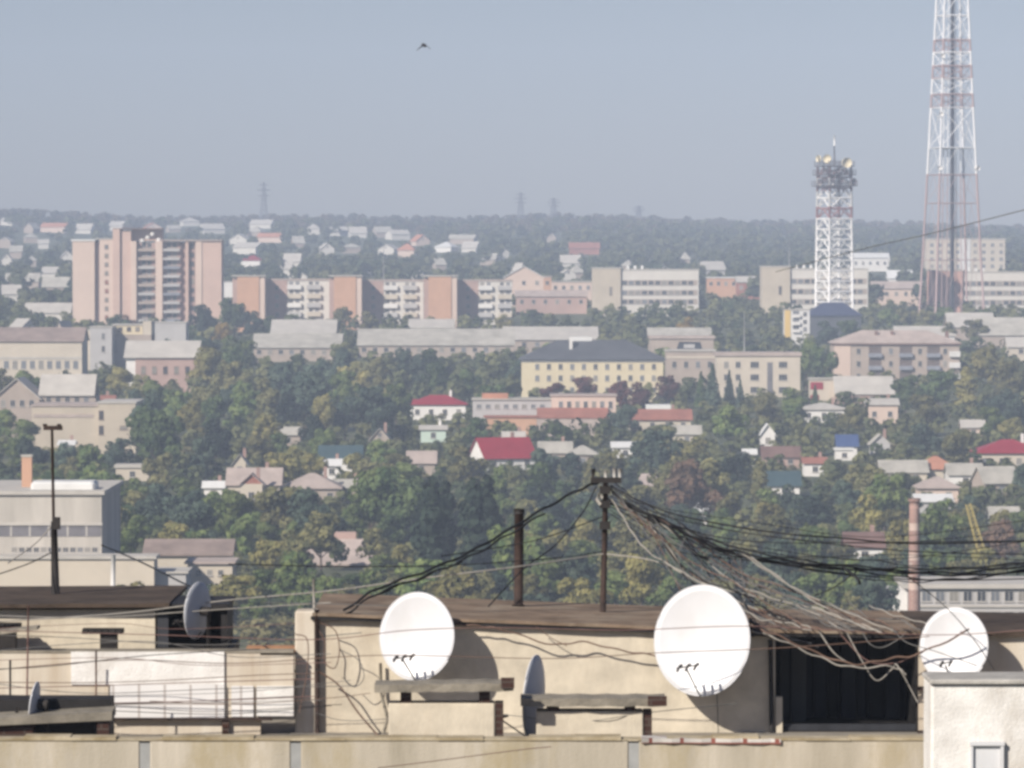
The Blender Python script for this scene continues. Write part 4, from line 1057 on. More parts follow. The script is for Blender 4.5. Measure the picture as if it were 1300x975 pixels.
# cream block
b = Bld('cream_block', 'cream three-storey block with flat roof and paired windows', 'block', 910, 1016, 452, 504, 13, vis=490)
b.wall(M_creamw); b.flat_roof(M_asb3, .35, .9)
for row in (463, 479, 495):
    for pxx, w_ in ((937, 1.3), (958, 2.2), (994, 2.2), (922, 1.2)): b.win(pxx, row, w_, 1.6, M_frame, M_glass, bars=2 if w_ > 2 else 1)
MB().box(b.lx(974), b.lx(981), -.06, -.003, b.lz(500), b.lz(460)).build('stair_glazing', M_band, b.root)
# grey apartment block with loggias
b = Bld('apartment_block', 'grey-brown apartment block with dark loggia bays and pinkish hip roof', 'apartment block', 1058, 1218, 436, 492, 14, vis=470)
b.wall(M_greyw); b.wall(M_pinkl, 1059, 1080, ptop=438, y0=-.15, y1=-.003, name='end_panel')  # paler panel paints sunlight on the left end face
b.hip(M_asb3, 3.4, .6, inset=8)
MB().box(-b.w / 2 - .5, b.w / 2 + .5, -.55, -.004, b.H - .35, b.H - .004).build('eave', M_brroof, b.root)
for cx in (1111, 1150, 1185):
    for r_ in range(3):
        y0, y1 = 447 + r_ * 16, 440 + r_ * 16
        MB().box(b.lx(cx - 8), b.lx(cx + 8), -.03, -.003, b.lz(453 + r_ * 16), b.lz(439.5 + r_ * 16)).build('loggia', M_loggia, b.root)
        MB().box(b.lx(cx - 8.5), b.lx(cx + 8.5), -.9, -.035, b.lz(453.5 + r_ * 16), b.lz(448.5 + r_ * 16)).build('balcony', M_bluegrey, b.root)
for cx in (1090, 1131, 1168, 1200):
    for r_ in range(3): b.win(cx, 446 + r_ * 16, 1.1, 1.6, M_frame, M_glass)
for r_ in range(3): MB().box(b.lx(1205), b.lx(1219), -.9, -.003, b.lz(453 + r_ * 14), b.lz(446 + r_ * 14)).build('balcony', M_wpanel, b.root)
for pxx in (1114, 1134, 1204): MB().box(b.lx(pxx - 2), b.lx(pxx + 2), 4, 5, b.H + .8, b.H + 3.2).build('chimney', M_brroof, b.root)
# brick workshop with orange wall
b = Bld('brick_workshop', 'pink brick workshop with grey roof and row of windows', 'workshop', 600, 782, 506, 556, 12, vis=532)
b.wall(M_pinkl, 700, 782, ptop=503); b.wall(M_greyp, 600, 699.8, ptop=508, y0=.4)
b.flat_roof(M_asb3, .3, .3, 700, 782, 503); b.flat_roof(M_asb, .3, .3, 600, 699.8, 508, y0=.4)
for i in range(7): b.win(712 + i * 10.5, 514, .95, 1.6, M_frame, M_glass)
for i in range(8): b.win(608 + i * 11.5, 516, 1.1, 1.0, M_frame, M_glass2, y=.4)
b.wall(M_orroof, 612, 645, ptop=500, pbot=507.5, y0=2, y1=7, name='roof_pediment')
b.wall(M_obrick, 616, 681, ptop=529, y0=-6, y1=-.4, name='orange_annex'); b.wall(M_asb3, 681.2, 770, ptop=530, y0=-6, y1=-.4, name='grey_annex')
b.flat_roof(M_rustroof, .3, .35, 616, 681, 529, y0=-6, y1=-.4); 
MB().add([(b.lx(681.4), -6.2, b.lz(530)), (b.lx(772), -6.2, b.lz(530)), (b.lx(772), -.02, b.lz(519)), (b.lx(681.4), -.02, b.lz(519)),
          (b.lx(681.4), -6.2, b.lz(530) + .25), (b.lx(772), -6.2, b.lz(530) + .25), (b.lx(772), -.02, b.lz(519) + .25), (b.lx(681.4), -.02, b.lz(519) + .25)],
         [(3, 2, 1, 0), (4, 5, 6, 7), (0, 1, 5, 4), (1, 2, 6, 5), (2, 3, 7, 6), (3, 0, 4, 7)]).build('lean_to_roof', M_rustroof, b.root)
# yellow-ended small block and the dark roofed block before the lattice tower
b = Bld('small_block', 'narrow block with bright yellow end wall and white balconies by the lattice tower', 'block', 997, 1028, 394, 436, 12, vis=424)
b.wall(M_wpanel); b.wall(mat('yellow_wall', (.66, .46, .16), .9, .05, .2), 996, 1003.5, y0=-.2, y1=-.003, ptop=393.5, name='end_panel'); b.flat_roof(M_asb2, .2, .3)
for r_ in range(3):
    MB().box(b.lx(1006), b.lx(1016), -.8, -.003, b.lz(403 + r_ * 9.5), b.lz(399.5 + r_ * 9.5)).build('balcony', M_whitehouse, b.root)
    b.win(1022, 399 + r_ * 9.5, 1.2, 1.3, M_frame, M_glass); b.win(1010.5, 396.7 + r_ * 9.5, 2.0, 1.1, M_frame, M_glass)
b = Bld('dark_hall', 'hall with shade-dark blue roof at the foot of the white lattice tower', 'hall', 1027, 1093, 401, 430, 20, vis=414)
b.wall(M_slate); b.hip(mat('shade_blue_roof', (.045, .055, .11), .7, .1, .2), 4.2, .6, inset=5)  # shade over this mass is put into the dark blue
# grey roofs, right
shed('grey hip-roofed sheds cluster under the tall broadcasting tower', 1205, 1262, 399, 415, 3, M_asb2, M_greyw, depth=18)
shed('wide grey roof with dark vents right of the broadcasting tower foot', 1240, 1345, 405, 425, 3, M_asb, M_greyw, depth=20)
shed('low pale shed with two dark vents behind the grey-brown apartment block', 1138, 1212, 416, 426, 2, M_asb2, M_whitehouse, depth=12, wins=3)
shed('pale low roof far right below the grey roofs', 1280, 1345, 430, 440, 2, M_asb2, M_creamw, depth=10, wins=2)

# ------------------------------------------------------------------ pink tower block
b = Bld('tower_block', 'tall pink brick tower block with balcony columns and blank corner walls', 'tower block', 92, 281, 306, 424, 16, D=1640, vis=404)
def slab(px0, px1, pt, m, y0, y1=14): return b.wall(m, px0, px1, ptop=pt, y0=y0, y1=y1)
slab(92, 120, 306, M_pinkl, 0); slab(120.05, 126, 308, M_pinkd, 1.6); slab(126.05, 143, 304, M_pinkl, .6)
slab(143.05, 152, 291, M_pink, .0); slab(152.05, 166, 293, M_pink, .9); slab(166.05, 173, 306, M_pinkl, .0)
slab(173.05, 197, 308, M_pinkd, 2.2); slab(197.05, 206, 306, M_pinkl, .3); slab(206.05, 229, 307, M_pinkd, 2.2)
slab(229.05, 235, 308, M_pinkd, 3.2); slab(235.05, 239, 306, M_pink, .4); slab(239.05, 248, 307, M_pinkd, 1.8); slab(248.05, 256, 305, M_pinkl, .2); slab(256.05, 281, 306, M_pink, .5)
MB().box(b.lx(90), b.lx(121), -.3, 14.3, b.lz(306), b.lz(303.8)).build('roof', M_whroof, b.root)
MB().box(b.lx(121.2), b.lx(142.5), .4, 14.3, b.lz(304), b.lz(302.5)).build('roof', M_asb2, b.root)
MB().box(b.lx(143), b.lx(205), .0, 14.3, b.lz(291), b.lz(289.8)).build('roof', M_brroof, b.root)
b.wall(M_pink, 166.1, 205, ptop=291.2, pbot=305.5, y0=4, y1=12, name='lift_house')
MB().box(b.lx(205.2), b.lx(282), -.1, 14.3, b.lz(306), b.lz(304.3)).build('roof', M_asb3, b.root)
for r_ in range(9):
    y = 315 + r_ * 11.2
    for (a, c) in ((175, 196), (207, 228)):
        MB().box(b.lx(a), b.lx(c), .5, 2.19, b.lz(y + 4), b.lz(y + .6)).build('balcony', (M_wpanel, M_greyw, M_bluegrey, M_greyp, M_greyw, M_bluegrey)[(r_ * 5 + a + r_ * r_) % 6], b.root)
        window(b.root, b.lx((a * 2 + c) / 3), 2.2, b.lz(y - .5), 1.5, 1.7, M_frame, M_glass)
        window(b.root, b.lx((a + 2 * c) / 3), 2.2, b.lz(y - .5), 1.5, 1.7, M_frame, M_glass2 if r_ % 2 else M_glass)
    window(b.root, b.lx(243.5), 1.8, b.lz(y + 1), 1.6, 1.8, M_framed, M_glass)
    window(b.root, b.lx(135), .6, b.lz(y + 1), 1.2, 1.4, M_framed, M_glass if r_ in (2, 7) else M_rustroof)
for i, (pxx, pyy) in enumerate(((161, 304), (180, 307), (193, 299), (201, 306), (187, 303))):
    MB().bbox(b.lx(pxx) - .7, b.lx(pxx) + .7, 1.0, 1.8, b.lz(pyy), b.lz(pyy) + 1.1, .3).build('rooftop_unit', M_whitehouse, b.root)

# ------------------------------------------------------------------ row of apartment blocks with brick stair towers
def apt(label, t0, t1, w1, ptop, wtop, pb, grp='apartment blocks in the staggered row'):
    b = Bld('apartment_block', label, 'apartment block', t0, w1, ptop, pb, 12, group=grp, vis=400)
    b.wall(M_obrick, t0 + 6, t1 - 7, y0=0, y1=11); b.wall(M_pinkbr, t0, t0 + 5.9, y0=1, y1=11, ptop=ptop + 2); b.wall(M_pinkl, t1 - 6.9, t1, y0=.3, y1=11, ptop=ptop + 1)
    b.flat_roof(M_asb2, .3, .4, t0, t1, y0=0, y1=10)
    b.wall(M_pinkbr, t1 + .05, t1 + 27, ptop=wtop, y0=9.3, y1=20, name='brick_wing'); b.wall(M_white_w, t1 + 27.05, w1, ptop=wtop, y0=9.5, y1=20, name='wing')  # brown brick, darkened so the stair tower's cast shade reads deeper
    MB().box(b.lx(t1) + .03, b.lx(w1) + .3, 9.2, 20.3, b.lz(wtop) + .004, b.lz(wtop) + .5).build('wing_roof', M_asb3, b.root)
    n = max(1, int((w1 - t1 - 24) / 22))
    for c in range(n):
        cx = t1 + 36 + c * 25
        if cx + 9 > w1: break
        for r_ in range(4):
            y = wtop + 6 + r_ * 11.5
            MB().box(b.lx(cx - 9), b.lx(cx + 9), 8.4, 9.49, b.lz(y + 5.5), b.lz(y)).build('balcony', (M_wpanel, M_creamw, M_whitehouse, M_greyp)[(c * 3 + r_ * 5 + r_ * c) % 4], b.root)
            window(b.root, b.lx(cx - 4), 9.5, b.lz(y - .3), 1.3, 1.1, M_frame, M_glass); window(b.root, b.lx(cx + 4), 9.5, b.lz(y - .3), 1.3, 1.1, M_frame, M_glass2)
    for r_ in range(4): window(b.root, b.lx(t1 + 14), 9.3, b.lz(wtop + 12 + r_ * 11.5), 1.2, 1.4, M_frame, M_glass)
    return b
apt('apartment block with orange stair tower nearest the pink tower block', 295, 336, 417, 351, 356, 420)
apt('middle apartment block of the row with an orange stair tower behind a dark poplar', 418, 459, 537, 351, 357, 420)
apt('last apartment block of the staggered row with orange stair tower and white balconies', 538, 580, 650, 351, 357, 420)
b = Bld('white_block', 'white block glimpsed between the pink tower block and the first orange stair tower', 'block', 270, 296, 358, 415, 10, D=1900, vis=385)
b.wall(M_whitehouse); b.flat_roof(M_asb2, .2, .3)

# ------------------------------------------------------------------ offices with window bands
def office(label, l0, l1, r1, lt, rt, pb, lm, rows, D=None):
    b = Bld('office_building', label, 'office', l0, r1, lt, pb, 14, vis=386, D=D)
    b.wall(lm, l0, l1, ptop=lt, y0=-.8); b.wall(M_white_w, l1 + .05, r1, ptop=rt)
    b.flat_roof(M_asb2, .2, .4, l0, l1, lt, y0=-.8); b.flat_roof(M_asb2, .2, .4, l1 + 1.6, r1, rt)
    b.win(l0 + (l1 - l0) * .65, (lt + pb) / 2 - 2, 1.0, 3.0, M_framed, M_glass, y=-.8)
    for row in rows:
        n = int((r1 - l1 - 4) / 8.4)
        MB().box(b.lx(l1 + 1.5), b.lx(r1 - 1.5), -.05, -.004, b.lz(row + 3.4), b.lz(row - 3.4)).build('window_band', M_greyw, b.root)
        for i in range(n):
            window(b.root, b.lx(l1 + 5 + i * 8.4), -.05, b.lz(row + 3), 1.8, 1.6, M_frame, M_glass if (i * 5 + int(row)) % 7 else M_glass2)
    for i in range(3):
        px_ = l1 + 8 + i * 9
        MB().box(b.lx(px_), b.lx(px_ + 3), 4, 6, b.lz(rt) + .41, b.lz(rt) + 1.6).build('rooftop_unit', M_whroof, b.root)
    return b
office('white office with three window bands and beige end tower beside the row of flats', 752, 788, 887, 341, 343, 402, M_beige, (359, 371.5, 383))
office('white office with window bands partly behind the white lattice tower', 967, 1003, 1102, 339, 342, 402, M_beige, (357, 370, 383))
office('office with brick-pink end tower and window bands under the broadcasting tower', 1181, 1222, 1345, 344, 346, 402, mat('brick_pink', (.54, .32, .26), .9, .06, .2), (360, 372, 384))
b = Bld('pale_block', 'pale panel block on the slope behind the tall broadcasting tower', 'apartment block', 1176, 1276, 304, 352, 14, D=2200, vis=340)
b.wall(M_creamw); b.flat_roof(M_asb2, .3, .5)
for row in (311, 320, 329, 338):
    for i in range(9): b.win(1183 + i * 11, row, 1.6, 1.6, M_frame, M_glass2)
b.wall(M_wpanel, 1218, 1232, y0=-.3, y1=-.003, name='stair_strip')
# infill between the offices
def infill(label, px0, px1, pt, pb, wm, rm, rt='gx', rh=2.5, D=None, wins=3, depth=11, name='house'):
    b = Bld(name, label, 'house', px0, px1, pt, pb, depth, D=D, vis=pt + 16)
    b.wall(wm)
    if rt == 'gx': b.gable_x(rm, rh, gm=wm)
    elif rt == 'gy': b.gable_y(rm, rh, gm=wm)
    else: b.flat_roof(rm, .3, .4)
    for i in range(wins): b.win(px0 + (px1 - px0) * (i + .5) / wins, pt + 7, 1.3, 1.5, M_frame, M_glass)
    return b
infill('pink building with white gable roof at the end of the staggered row', 640, 690, 352, 408, M_pinkl, M_whroof, 'gy', 4.0, D=1800)
infill('orange brick building between the white gable roof and the white office', 668, 700, 352, 408, M_obrick, M_asb3, 'flat', D=1830)
infill('pink terrace with grey roof left of the white office', 700, 752, 358, 408, M_pinkl, M_asb, 'flat', D=1850, wins=5)
infill('low pinkish house before the pink terrace', 655, 745, 376, 412, M_pinkbr, M_asb3, 'gx', 1.8, D=1720, wins=6)
infill('orange block with white corner right of the white office', 898, 936, 353, 402, M_obrick, M_whroof, 'flat', D=1900, wins=4)
infill('dark red house with white wing left of the second beige end tower', 936, 966, 358, 402, M_rustroof, M_asb2, 'gx', 2.0, D=1880)
infill('pink terrace between the white lattice tower and the broadcasting tower', 1108, 1180, 366, 402, M_pinkl, M_asb3, 'gx', 2.4, D=1820, wins=6)
infill('white roofed house above the pink terrace by the broadcasting tower', 1128, 1158, 353, 380, M_whitehouse, M_whroof, 'gx', 3.0, D=2000)
infill('long white hall on the slope right of the white lattice tower', 1082, 1128, 327, 342, M_whitehouse, M_whroof, 'gx', 2.0, D=2300, wins=5)

# ------------------------------------------------------------------ white lattice tower
D = 1660; kD = D / FPX
x, _, _ = P(1059, 390, D); g = ground(x, D)
base = g
r = empty('lattice_tower', (x, D, base), R(26), 'white lattice radio tower topped by platforms and drum antennas', 'radio tower')
zt = lambda py: P(1059, py, D)[2] - base
Ht = zt(212); a0 = 4.65; a1 = 4.15
# bands follow the height of this tower
M_latt = banded('lattice_paint_bands', [(0, 0), (zt(277), 1), (zt(263), 0), (zt(243), 1), (zt(238), 0), (zt(226), 1), (Ht + 1, 0), (Ht + 30, 0)], (.30, .14, .14), (.80, .78, .77))
def corner(z, i, aa, bb, H):
    s = aa + (bb - aa) * z / H
    return np.array(((-s, s, s, -s)[i], (-s, -s, s, s)[i], z))
for i in range(4):
    MB().tube([corner(0, i, a0, a1, Ht), corner(Ht, i, a0, a1, Ht)], .42, 6).build('leg', M_latt, r)
nb = 15
for f in range(4):
    m = MB(); j = (f + 1) % 4
    for k in range(nb):
        z0, z1 = Ht * k / nb, Ht * (k + 1) / nb
        m.tube([corner(z0, f, a0, a1, Ht), corner(z0, j, a0, a1, Ht)], .30, 5)
        mid = (corner(z1, f, a0, a1, Ht) + corner(z1, j, a0, a1, Ht)) / 2
        m.tube([corner(z0, f, a0, a1, Ht), mid], .24, 5); m.tube([corner(z0, j, a0, a1, Ht), mid], .24, 5)
    m.build('bracing', M_latt, r)
m = MB()
for k in range(26):
    z = Ht * k / 26; m.tube([(-.5, -.9, z), (.5, -.9, z)], .10, 4)
m.tube([(-.5, -.9, 0), (-.5, -.9, Ht)], .14, 4); m.tube([(.5, -.9, 0), (.5, -.9, Ht)], .14, 4)
m.build('ladder', M_latt, r)
M_plat = mat('dark_platform_steel', (.11, .09, .10), .7, .2, 1)
for py, s in ((236, 5.7), (222, 5.4), (211, 5.0)):
    MB().box(-s, s, -s, s, zt(py) - .15, zt(py) + .25).build('platform', M_plat, r)
    m = MB()
    for q in (.9, 1.6):
        pts = [(-s, -s, zt(py) + q), (s, -s, zt(py) + q), (s, s, zt(py) + q), (-s, s, zt(py) + q), (-s, -s, zt(py) + q)]
        for i in range(4): m.tube([pts[i], pts[i + 1]], .09, 4)
    for i in range(4):
        for q in range(5):
            a, c = np.array(pts[i]), np.array(pts[i + 1]); p = a + (c - a) * q / 5
            m.tube([(p[0], p[1], zt(py) + .2), (p[0], p[1], zt(py) + 1.6)], .09, 4)
    m.build('railing', M_plat, r)
M_drum = mat('cream_drum_antenna', (.74, .64, .44), .6, .06, 1)
def drum(px, py, rad, m_, az):
    z = zt(py); xo = (px - 1059) * kD
    # world offset turned into the frame of the tower
    c, s = math.cos(-R(26)), math.sin(-R(26)); yo = -5.0
    q = np.array((xo * c - yo * s, xo * s + yo * c, z))
    d = np.array((math.sin(az) * c + math.cos(az) * s, math.sin(az) * s - math.cos(az) * c, 0))
    mm = MB(); mm.tube([q, q + d * .8], rad, 16); mm.tube([q, q - d * .5], rad * .9, 16, r1=rad * .3); mm.tube([q - d * .5, q - d * 1.6], .16, 6)
    mm.build('drum_antenna', m_, r)
drum(1049, 202, 1.45, M_drum, -.3); drum(1073, 207, 1.7, M_drum, .25); drum(1039, 202, 1.2, M_drum, -1.2)
for px_, py_, rd in ((1046, 228, .9), (1056, 226, 1.0), (1066, 229, .9), (1081, 231, 1.2), (1041, 231, .8), (1062, 217, .9), (1047, 217, .8), (1072, 220, .8)):
    drum(px_, py_, rd, M_plat, (px_ - 1059) * .03)
MB().tube([(0, 0, Ht), (0, 0, zt(185))], .32, 6, r1=.2).build('top_mast', M_plat, r)
MB().tube([(0, 0, zt(185)), (0, 0, zt(172))], .3, 6).build('top_aerial', M_latt, r)
CLEAR.append((1034, 1085, 172, 384, D))

# ------------------------------------------------------------------ broadcasting tower
D = 1645; kD = D / FPX
x, _, _ = P(1208, 392, D); g = ground(x, D)
r = empty('broadcasting_tower', (x, D, g), R(14), 'very tall tapering broadcasting tower in red and white bands with a dark core', 'radio tower')
zt = lambda py: P(1208, py, D)[2] - g
Hb = zt(-140)
st_ = [(0, 1), (zt(222), 0), (zt(137), 1), (zt(120), 0), (zt(100), 1), (zt(84), 0), (zt(67), 1), (zt(51), 0), (zt(-60), 1), (Hb, 1)]
M_bt = banded('broadcast_tower_paint', st_, (.40, .28, .27), (.80, .79, .80))
prof = lambda z: 8.75 - (8.75 - 2.75) * (z / Hb) ** .92
def bc(z, i): s = prof(z); return np.array(((-s, s, s, -s)[i], (-s, -s, s, s)[i], z))
lev = [0, zt(330), zt(258), zt(222), zt(188), zt(137), zt(120), zt(100), zt(84), zt(67), zt(51), zt(20), zt(-20), zt(-60), zt(-100), Hb]
for i in range(4):
    MB().tube([bc(z, i) for z in lev], .37, 6).build('leg', M_bt, r)
for f in range(4):
    m = MB(); j = (f + 1) % 4
    for k in range(len(lev) - 1):
        z0, z1 = lev[k], lev[k + 1]
        m.tube([bc(z1, f), bc(z1, j)], .17 if k < 5 else .24, 5)
        if k >= 4:
            m.tube([bc(z0, f), bc(z1, j)], .13, 4); m.tube([bc(z0, j), bc(z1, f)], .13, 4)
        else:
            mid = (bc(z1, f) + bc(z1, j)) / 2
            m.tube([bc(z0, f), mid], .07, 4); m.tube([bc(z0, j), mid], .07, 4)
    m.build('bracing', M_bt, r)
MB().tube([(.2, 0, 0), (.1, 0, Hb)], .8, 8, r1=.62).build('core_mast', mat('dark_core', (.05, .045, .055), .7, .1, .5), r)
for i, (dx, dy) in enumerate(((-1, -1), (1, -1), (1, 1), (-1, 1))):
    MB().tube([(dx * 2.7, dy * 2.7, 0), (dx * 1.6, dy * 1.6, Hb)], .17, 5).build('inner_leg', M_bt, r)
for py_ in (188, 222, 137, 100, 67):
    m = MB(); s = prof(zt(py_)) * .98
    m.box(-s, s, -s, s, zt(py_) - .12, zt(py_) + .12)
    if py_ in (188,): m.build('platform', M_bt, r)
for sx_, py_ in ((-1, 146), (-1, 214), (1, 214), (-1, 72)):
    q = bc(zt(py_), 0 if sx_ < 0 else 1); mm = MB(); mm.tube([q, q + np.array((sx_ * .4, -1.2, 0))], .8, 10); mm.build('drum_antenna', M_whitehouse, r)
CLEAR.append((1166, 1247, 0, 388, D))

# ------------------------------------------------------------------ power pylons on the ridge
M_pyl = mat('pylon_steel', (.16, .16, .18), .7, .1, 1)
def pylon(label, px, py, pb, D):
    x = P(px, py, D)[0]; g = ground(x, D); H = P(px, py, D)[2] - g
    r = empty('power_pylon', (x, D, g), R(20), label, 'pylon', 'pylons along the wooded ridge')
    s = lambda z: 2.6 * (1 - z / H) ** 1.1 + .35
    c = lambda z, i: np.array(((-s(z), s(z), s(z), -s(z))[i], (-s(z), -s(z), s(z), s(z))[i], z))
    m = MB(); n = 9
    for i in range(4):
        m.tube([c(H * k / n, i) for k in range(n + 1)], .2, 4)
        j = (i + 1) % 4
        for k in range(n): m.tube([c(H * k / n, i), c(H * (k + 1) / n, j)], .13, 4); m.tube([c(H * k / n, j), c(H * (k + 1) / n, i)], .13, 4)
    m.build('mast', M_pyl, r)
    for q, w in ((.70, 4.2), (.82, 5.0), (.93, 3.4)):
        mm = MB(); mm.tube([(-w, 0, H * q), (0, 0, H * q + .9), (w, 0, H * q)], .17, 4); mm.tube([(-w, 0, H * q), (w, 0, H * q)], .17, 4); mm.build('crossarm', M_pyl, r)
    return r
pylon('tallest hazy power pylon on the ridge above the pink tower block', 335, 231, 272, 3300)
pylon('power pylon on the ridge, taller of the pair above the white gable roof', 661, 244, 275, 3300)
pylon('power pylon on the ridge, shorter of the pair above the white gable roof', 703, 251, 276, 3350)
pylon('faint small pylon top on the ridge above the white office', 811, 261, 277, 3450)
# slim light masts in the town
for px_, py0, py1, DD, lab in ((487, 312, 380, 1750, 'slim pale mast rising behind the apartment row'), (945, 395, 470, 1300, 'slim grey light mast beside the cream block'), (1002, 300, 340, 2000, 'faint thin mast near the second office')):
    a, c = P(px_, py1, DD), P(px_, py0, DD)
    tag(MB().tube([(c[0], DD, ground(c[0], DD)), c], .22, 6, r1=.12).build('light_mast', M_greyp, world=True), lab, 'mast')

# ------------------------------------------------------------------ houses on the far hillside
far = [(8, 276, 18, 'w'), (36, 283, 14, 'g'), (66, 283, 36, 'p'), (105, 284, 22, 'w'), (147, 281, 18, 'w'), (5, 301, 18, 'g'), (28, 347, 44, 'g'), (62, 339, 20, 'w'), (70, 352, 34, 'g'), (8, 322, 14, 'w'), (40, 325, 12, 'g'), (15, 362, 24, 'w'),
       (60, 385, 60, 'w'), (195, 283, 26, 'p'), (243, 276, 22, 'w'), (222, 286, 16, 'g'), (272, 284, 30, 'w'), (310, 308, 34, 'w'), (322, 287, 20, 'g'), (330, 279, 30, 'w'), (342, 296, 34, 'p'), (302, 297, 24, 'w'), (318, 324, 26, 'r'),
       (370, 322, 22, 'w'), (363, 333, 14, 'w'), (378, 344, 24, 'w'), (398, 284, 16, 'w'), (430, 288, 24, 'w'), (455, 288, 22, 'w'), (416, 309, 18, 'w'), (448, 309, 22, 'g'), (488, 288, 22, 'g'), (509, 292, 26, 'w'), (537, 298, 20, 'p'), (562, 307, 24, 'W'),
       (585, 298, 36, 'g'), (595, 307, 20, 'w'), (490, 310, 22, 'w'), (515, 309, 22, 'p'), (619, 322, 20, 'g'), (470, 338, 10, 'w'), (530, 340, 16, 'w'), (578, 338, 10, 'w'), (725, 324, 26, 'w'), (742, 308, 40, 'R'), (722, 342, 20, 'w'), (735, 337, 16, 'g'),
       (840, 336, 18, 'g'), (908, 332, 30, 'w'), (948, 336, 14, 'w'), (1106, 323, 48, 'w'), (655, 334, 10, 'w'), (20, 405, 16, 'w'), (75, 408, 14, 'g'), (795, 330, 14, 'g'), (1290, 352, 24, 'w'), (652, 345, 18, 'w'), (700, 296, 12, 'g'), (870, 320, 12, 'g'),
       (20, 312, 16, 'g'), (55, 304, 14, 'w'), (85, 318, 16, 'w'), (40, 296, 16, 'g'), (380, 300, 14, 'g'), (560, 328, 14, 'g'), (640, 315, 14, 'w')]
FM = {'w': (M_white_w, M_asb2, 'white walled house with pale roof'), 'W': (M_whitehouse, M_whroof, 'bright white house'), 'g': (M_greyw, M_asb, 'grey roofed house'),
      'p': (M_pinkl, M_orroof, 'house with pale orange roof'), 'r': (M_whitehouse, M_redroof, 'white house with dark red roof'), 'R': (M_rustroof, M_rustroof, 'long rust red shed')}
zonef = lambda x: 'beside the pink tower block' if x < 95 else 'behind the pink tower block' if x < 290 else 'behind the first stair tower' if x < 410 else 'behind the middle flats' if x < 540 else 'behind the last flats' if x < 650 else 'behind the two offices' if x < 1000 else 'behind the two radio towers'
SEEN = {}
for i, (px, py, w, k) in enumerate(far):
    wm, rm, nm = FM[k]
    depth = 8 + (i * 37 % 5)
    hgt = 2.9 + (i % 3) * .4; rh = 2.2 + (i * 13 % 5) * .35
    kind = ('gx', 'gx', 'hip', 'gy')[i * 7 % 4] if w < 34 else 'gx'
    if w > 40: rh = 3.2
    hill = 'high on the slope' if py < 292 else 'half way up the slope' if py < 316 else 'low on the slope'
    lab = f'{nm} {hill} {zonef(px)}'
    house(lab, px, py, w * .95, hgt, rh, depth, kind, wm, rm, rz=(i * 53 % 50) - 25 if w < 40 else 0, wins=0, vis=py + 16, group=f'{nm}s {hill} {zonef(px)}')

# ------------------------------------------------------------------ bird
m = MB(); n = 19; sec = 10
D = 300
vs = []
for i in range(n):
    u = -1 + 2 * i / (n - 1)
    a = abs(u)
    ch = .13 * (1 - a ** 1.6) + .012 + (.22 * math.exp(-(u / .16) ** 2))
    th = .010 + .075 * math.exp(-(u / .14) ** 2)
    yc = .10 * a ** 1.5
    zc = -.10 * a + .02 - .12 * a * a
    for j in range(sec):
        an = 2 * PI * j / sec
        vs.append((u * .46, (yc + ch * math.cos(an)) * 1.35, (zc + th * math.sin(an)) * 1.4))
fs = [tuple(range(sec))[::-1], tuple(range((n - 1) * sec, n * sec))]
for i in range(n - 1):
    for j in range(sec):
        q = (j + 1) % sec; fs.append((i * sec + j, i * sec + q, (i + 1) * sec + q, (i + 1) * sec + j))
bird = m.add(vs, fs, 0, True).build('bird', mat('dark_plumage', (.03, .03, .035), .7, .2, 6), None, loc=P(538.5, 58, D))
bird.rotation_euler = (R(8), R(-6), R(20))
tag(bird, 'small dark bird in flight with drooped wings high in the sky', 'bird')

# ------------------------------------------------------------------ ground
gx = np.concatenate([np.linspace(-1500, -450, 16), np.linspace(-420, 420, 43), np.linspace(450, 1500, 16)])
gy = np.concatenate([np.linspace(-400, 450, 12), np.linspace(500, 3800, 111), np.linspace(3830, 3950, 4)])
V = [(x, y, ground(x, y) + (0.5 * math.sin(x * .05) * math.sin(y * .03) if y > 700 else 0)) for y in gy for x in gx]
nx = len(gx)
F = [(j * nx + i, j * nx + i + 1, (j + 1) * nx + i + 1, (j + 1) * nx + i) for j in range(len(gy) - 1) for i in range(nx - 1)]
gm = MB(); gm.add(V, F, 0, True)
M_ground = mat('dry_grass_and_soil', (.115, .115, .06), .95, .3, .035, dark=(.045, .06, .03))
go = gm.build('ground', M_ground); go['label'] = 'grassy valley floor rising to the far wooded ridge'; go['category'] = 'ground'; go['kind'] = 'structure'

# ------------------------------------------------------------------ trees
def leaf_cloud(rng, blobs, nper, size, stretch=1.0):
    """little bent leaf clumps on the skin of many lobes; blobs: (x,y,z,rx,rz)"""
    VV, FF = [], []
    for (bx_, by_, bz_, rx, rz) in blobs:
        n = max(6, int(nper * (rx * rx) ** .8))
        d = rng.normal(size=(n, 3)); d[:, 2] += .25; d /= np.linalg.norm(d, axis=1)[:, None]
        rad = rng.uniform(.72, 1.08, n)
        c = np.stack([bx_ + d[:, 0] * rx * rad, by_ + d[:, 1] * rx * rad, bz_ + d[:, 2] * rz * rad], 1)
        nrm = d + rng.normal(size=(n, 3)) * .32; nrm /= np.linalg.norm(nrm, axis=1)[:, None]
        t = np.cross(nrm, rng.normal(size=(n, 3))); t /= np.linalg.norm(t, axis=1)[:, None]
        b_ = np.cross(nrm, t)
        s = (size * rng.uniform(.55, 1.25, n))[:, None]
        p = [c - t * s * .5 - b_ * s * .25, c + b_ * s * -.55, c + t * s * .5 - b_ * s * .2, c + t * s * .35 + b_ * s * .5 - nrm * s * .15, c - t * s * .4 + b_ * s * .42 - nrm * s * .12]
        o = sum(len(v) for v in VV)
        VV.append(np.stack(p, 1).reshape(-1, 3))
        FF.append(o + np.arange(n * 5).reshape(n, 5))
    return np.concatenate(VV), np.concatenate(FF)

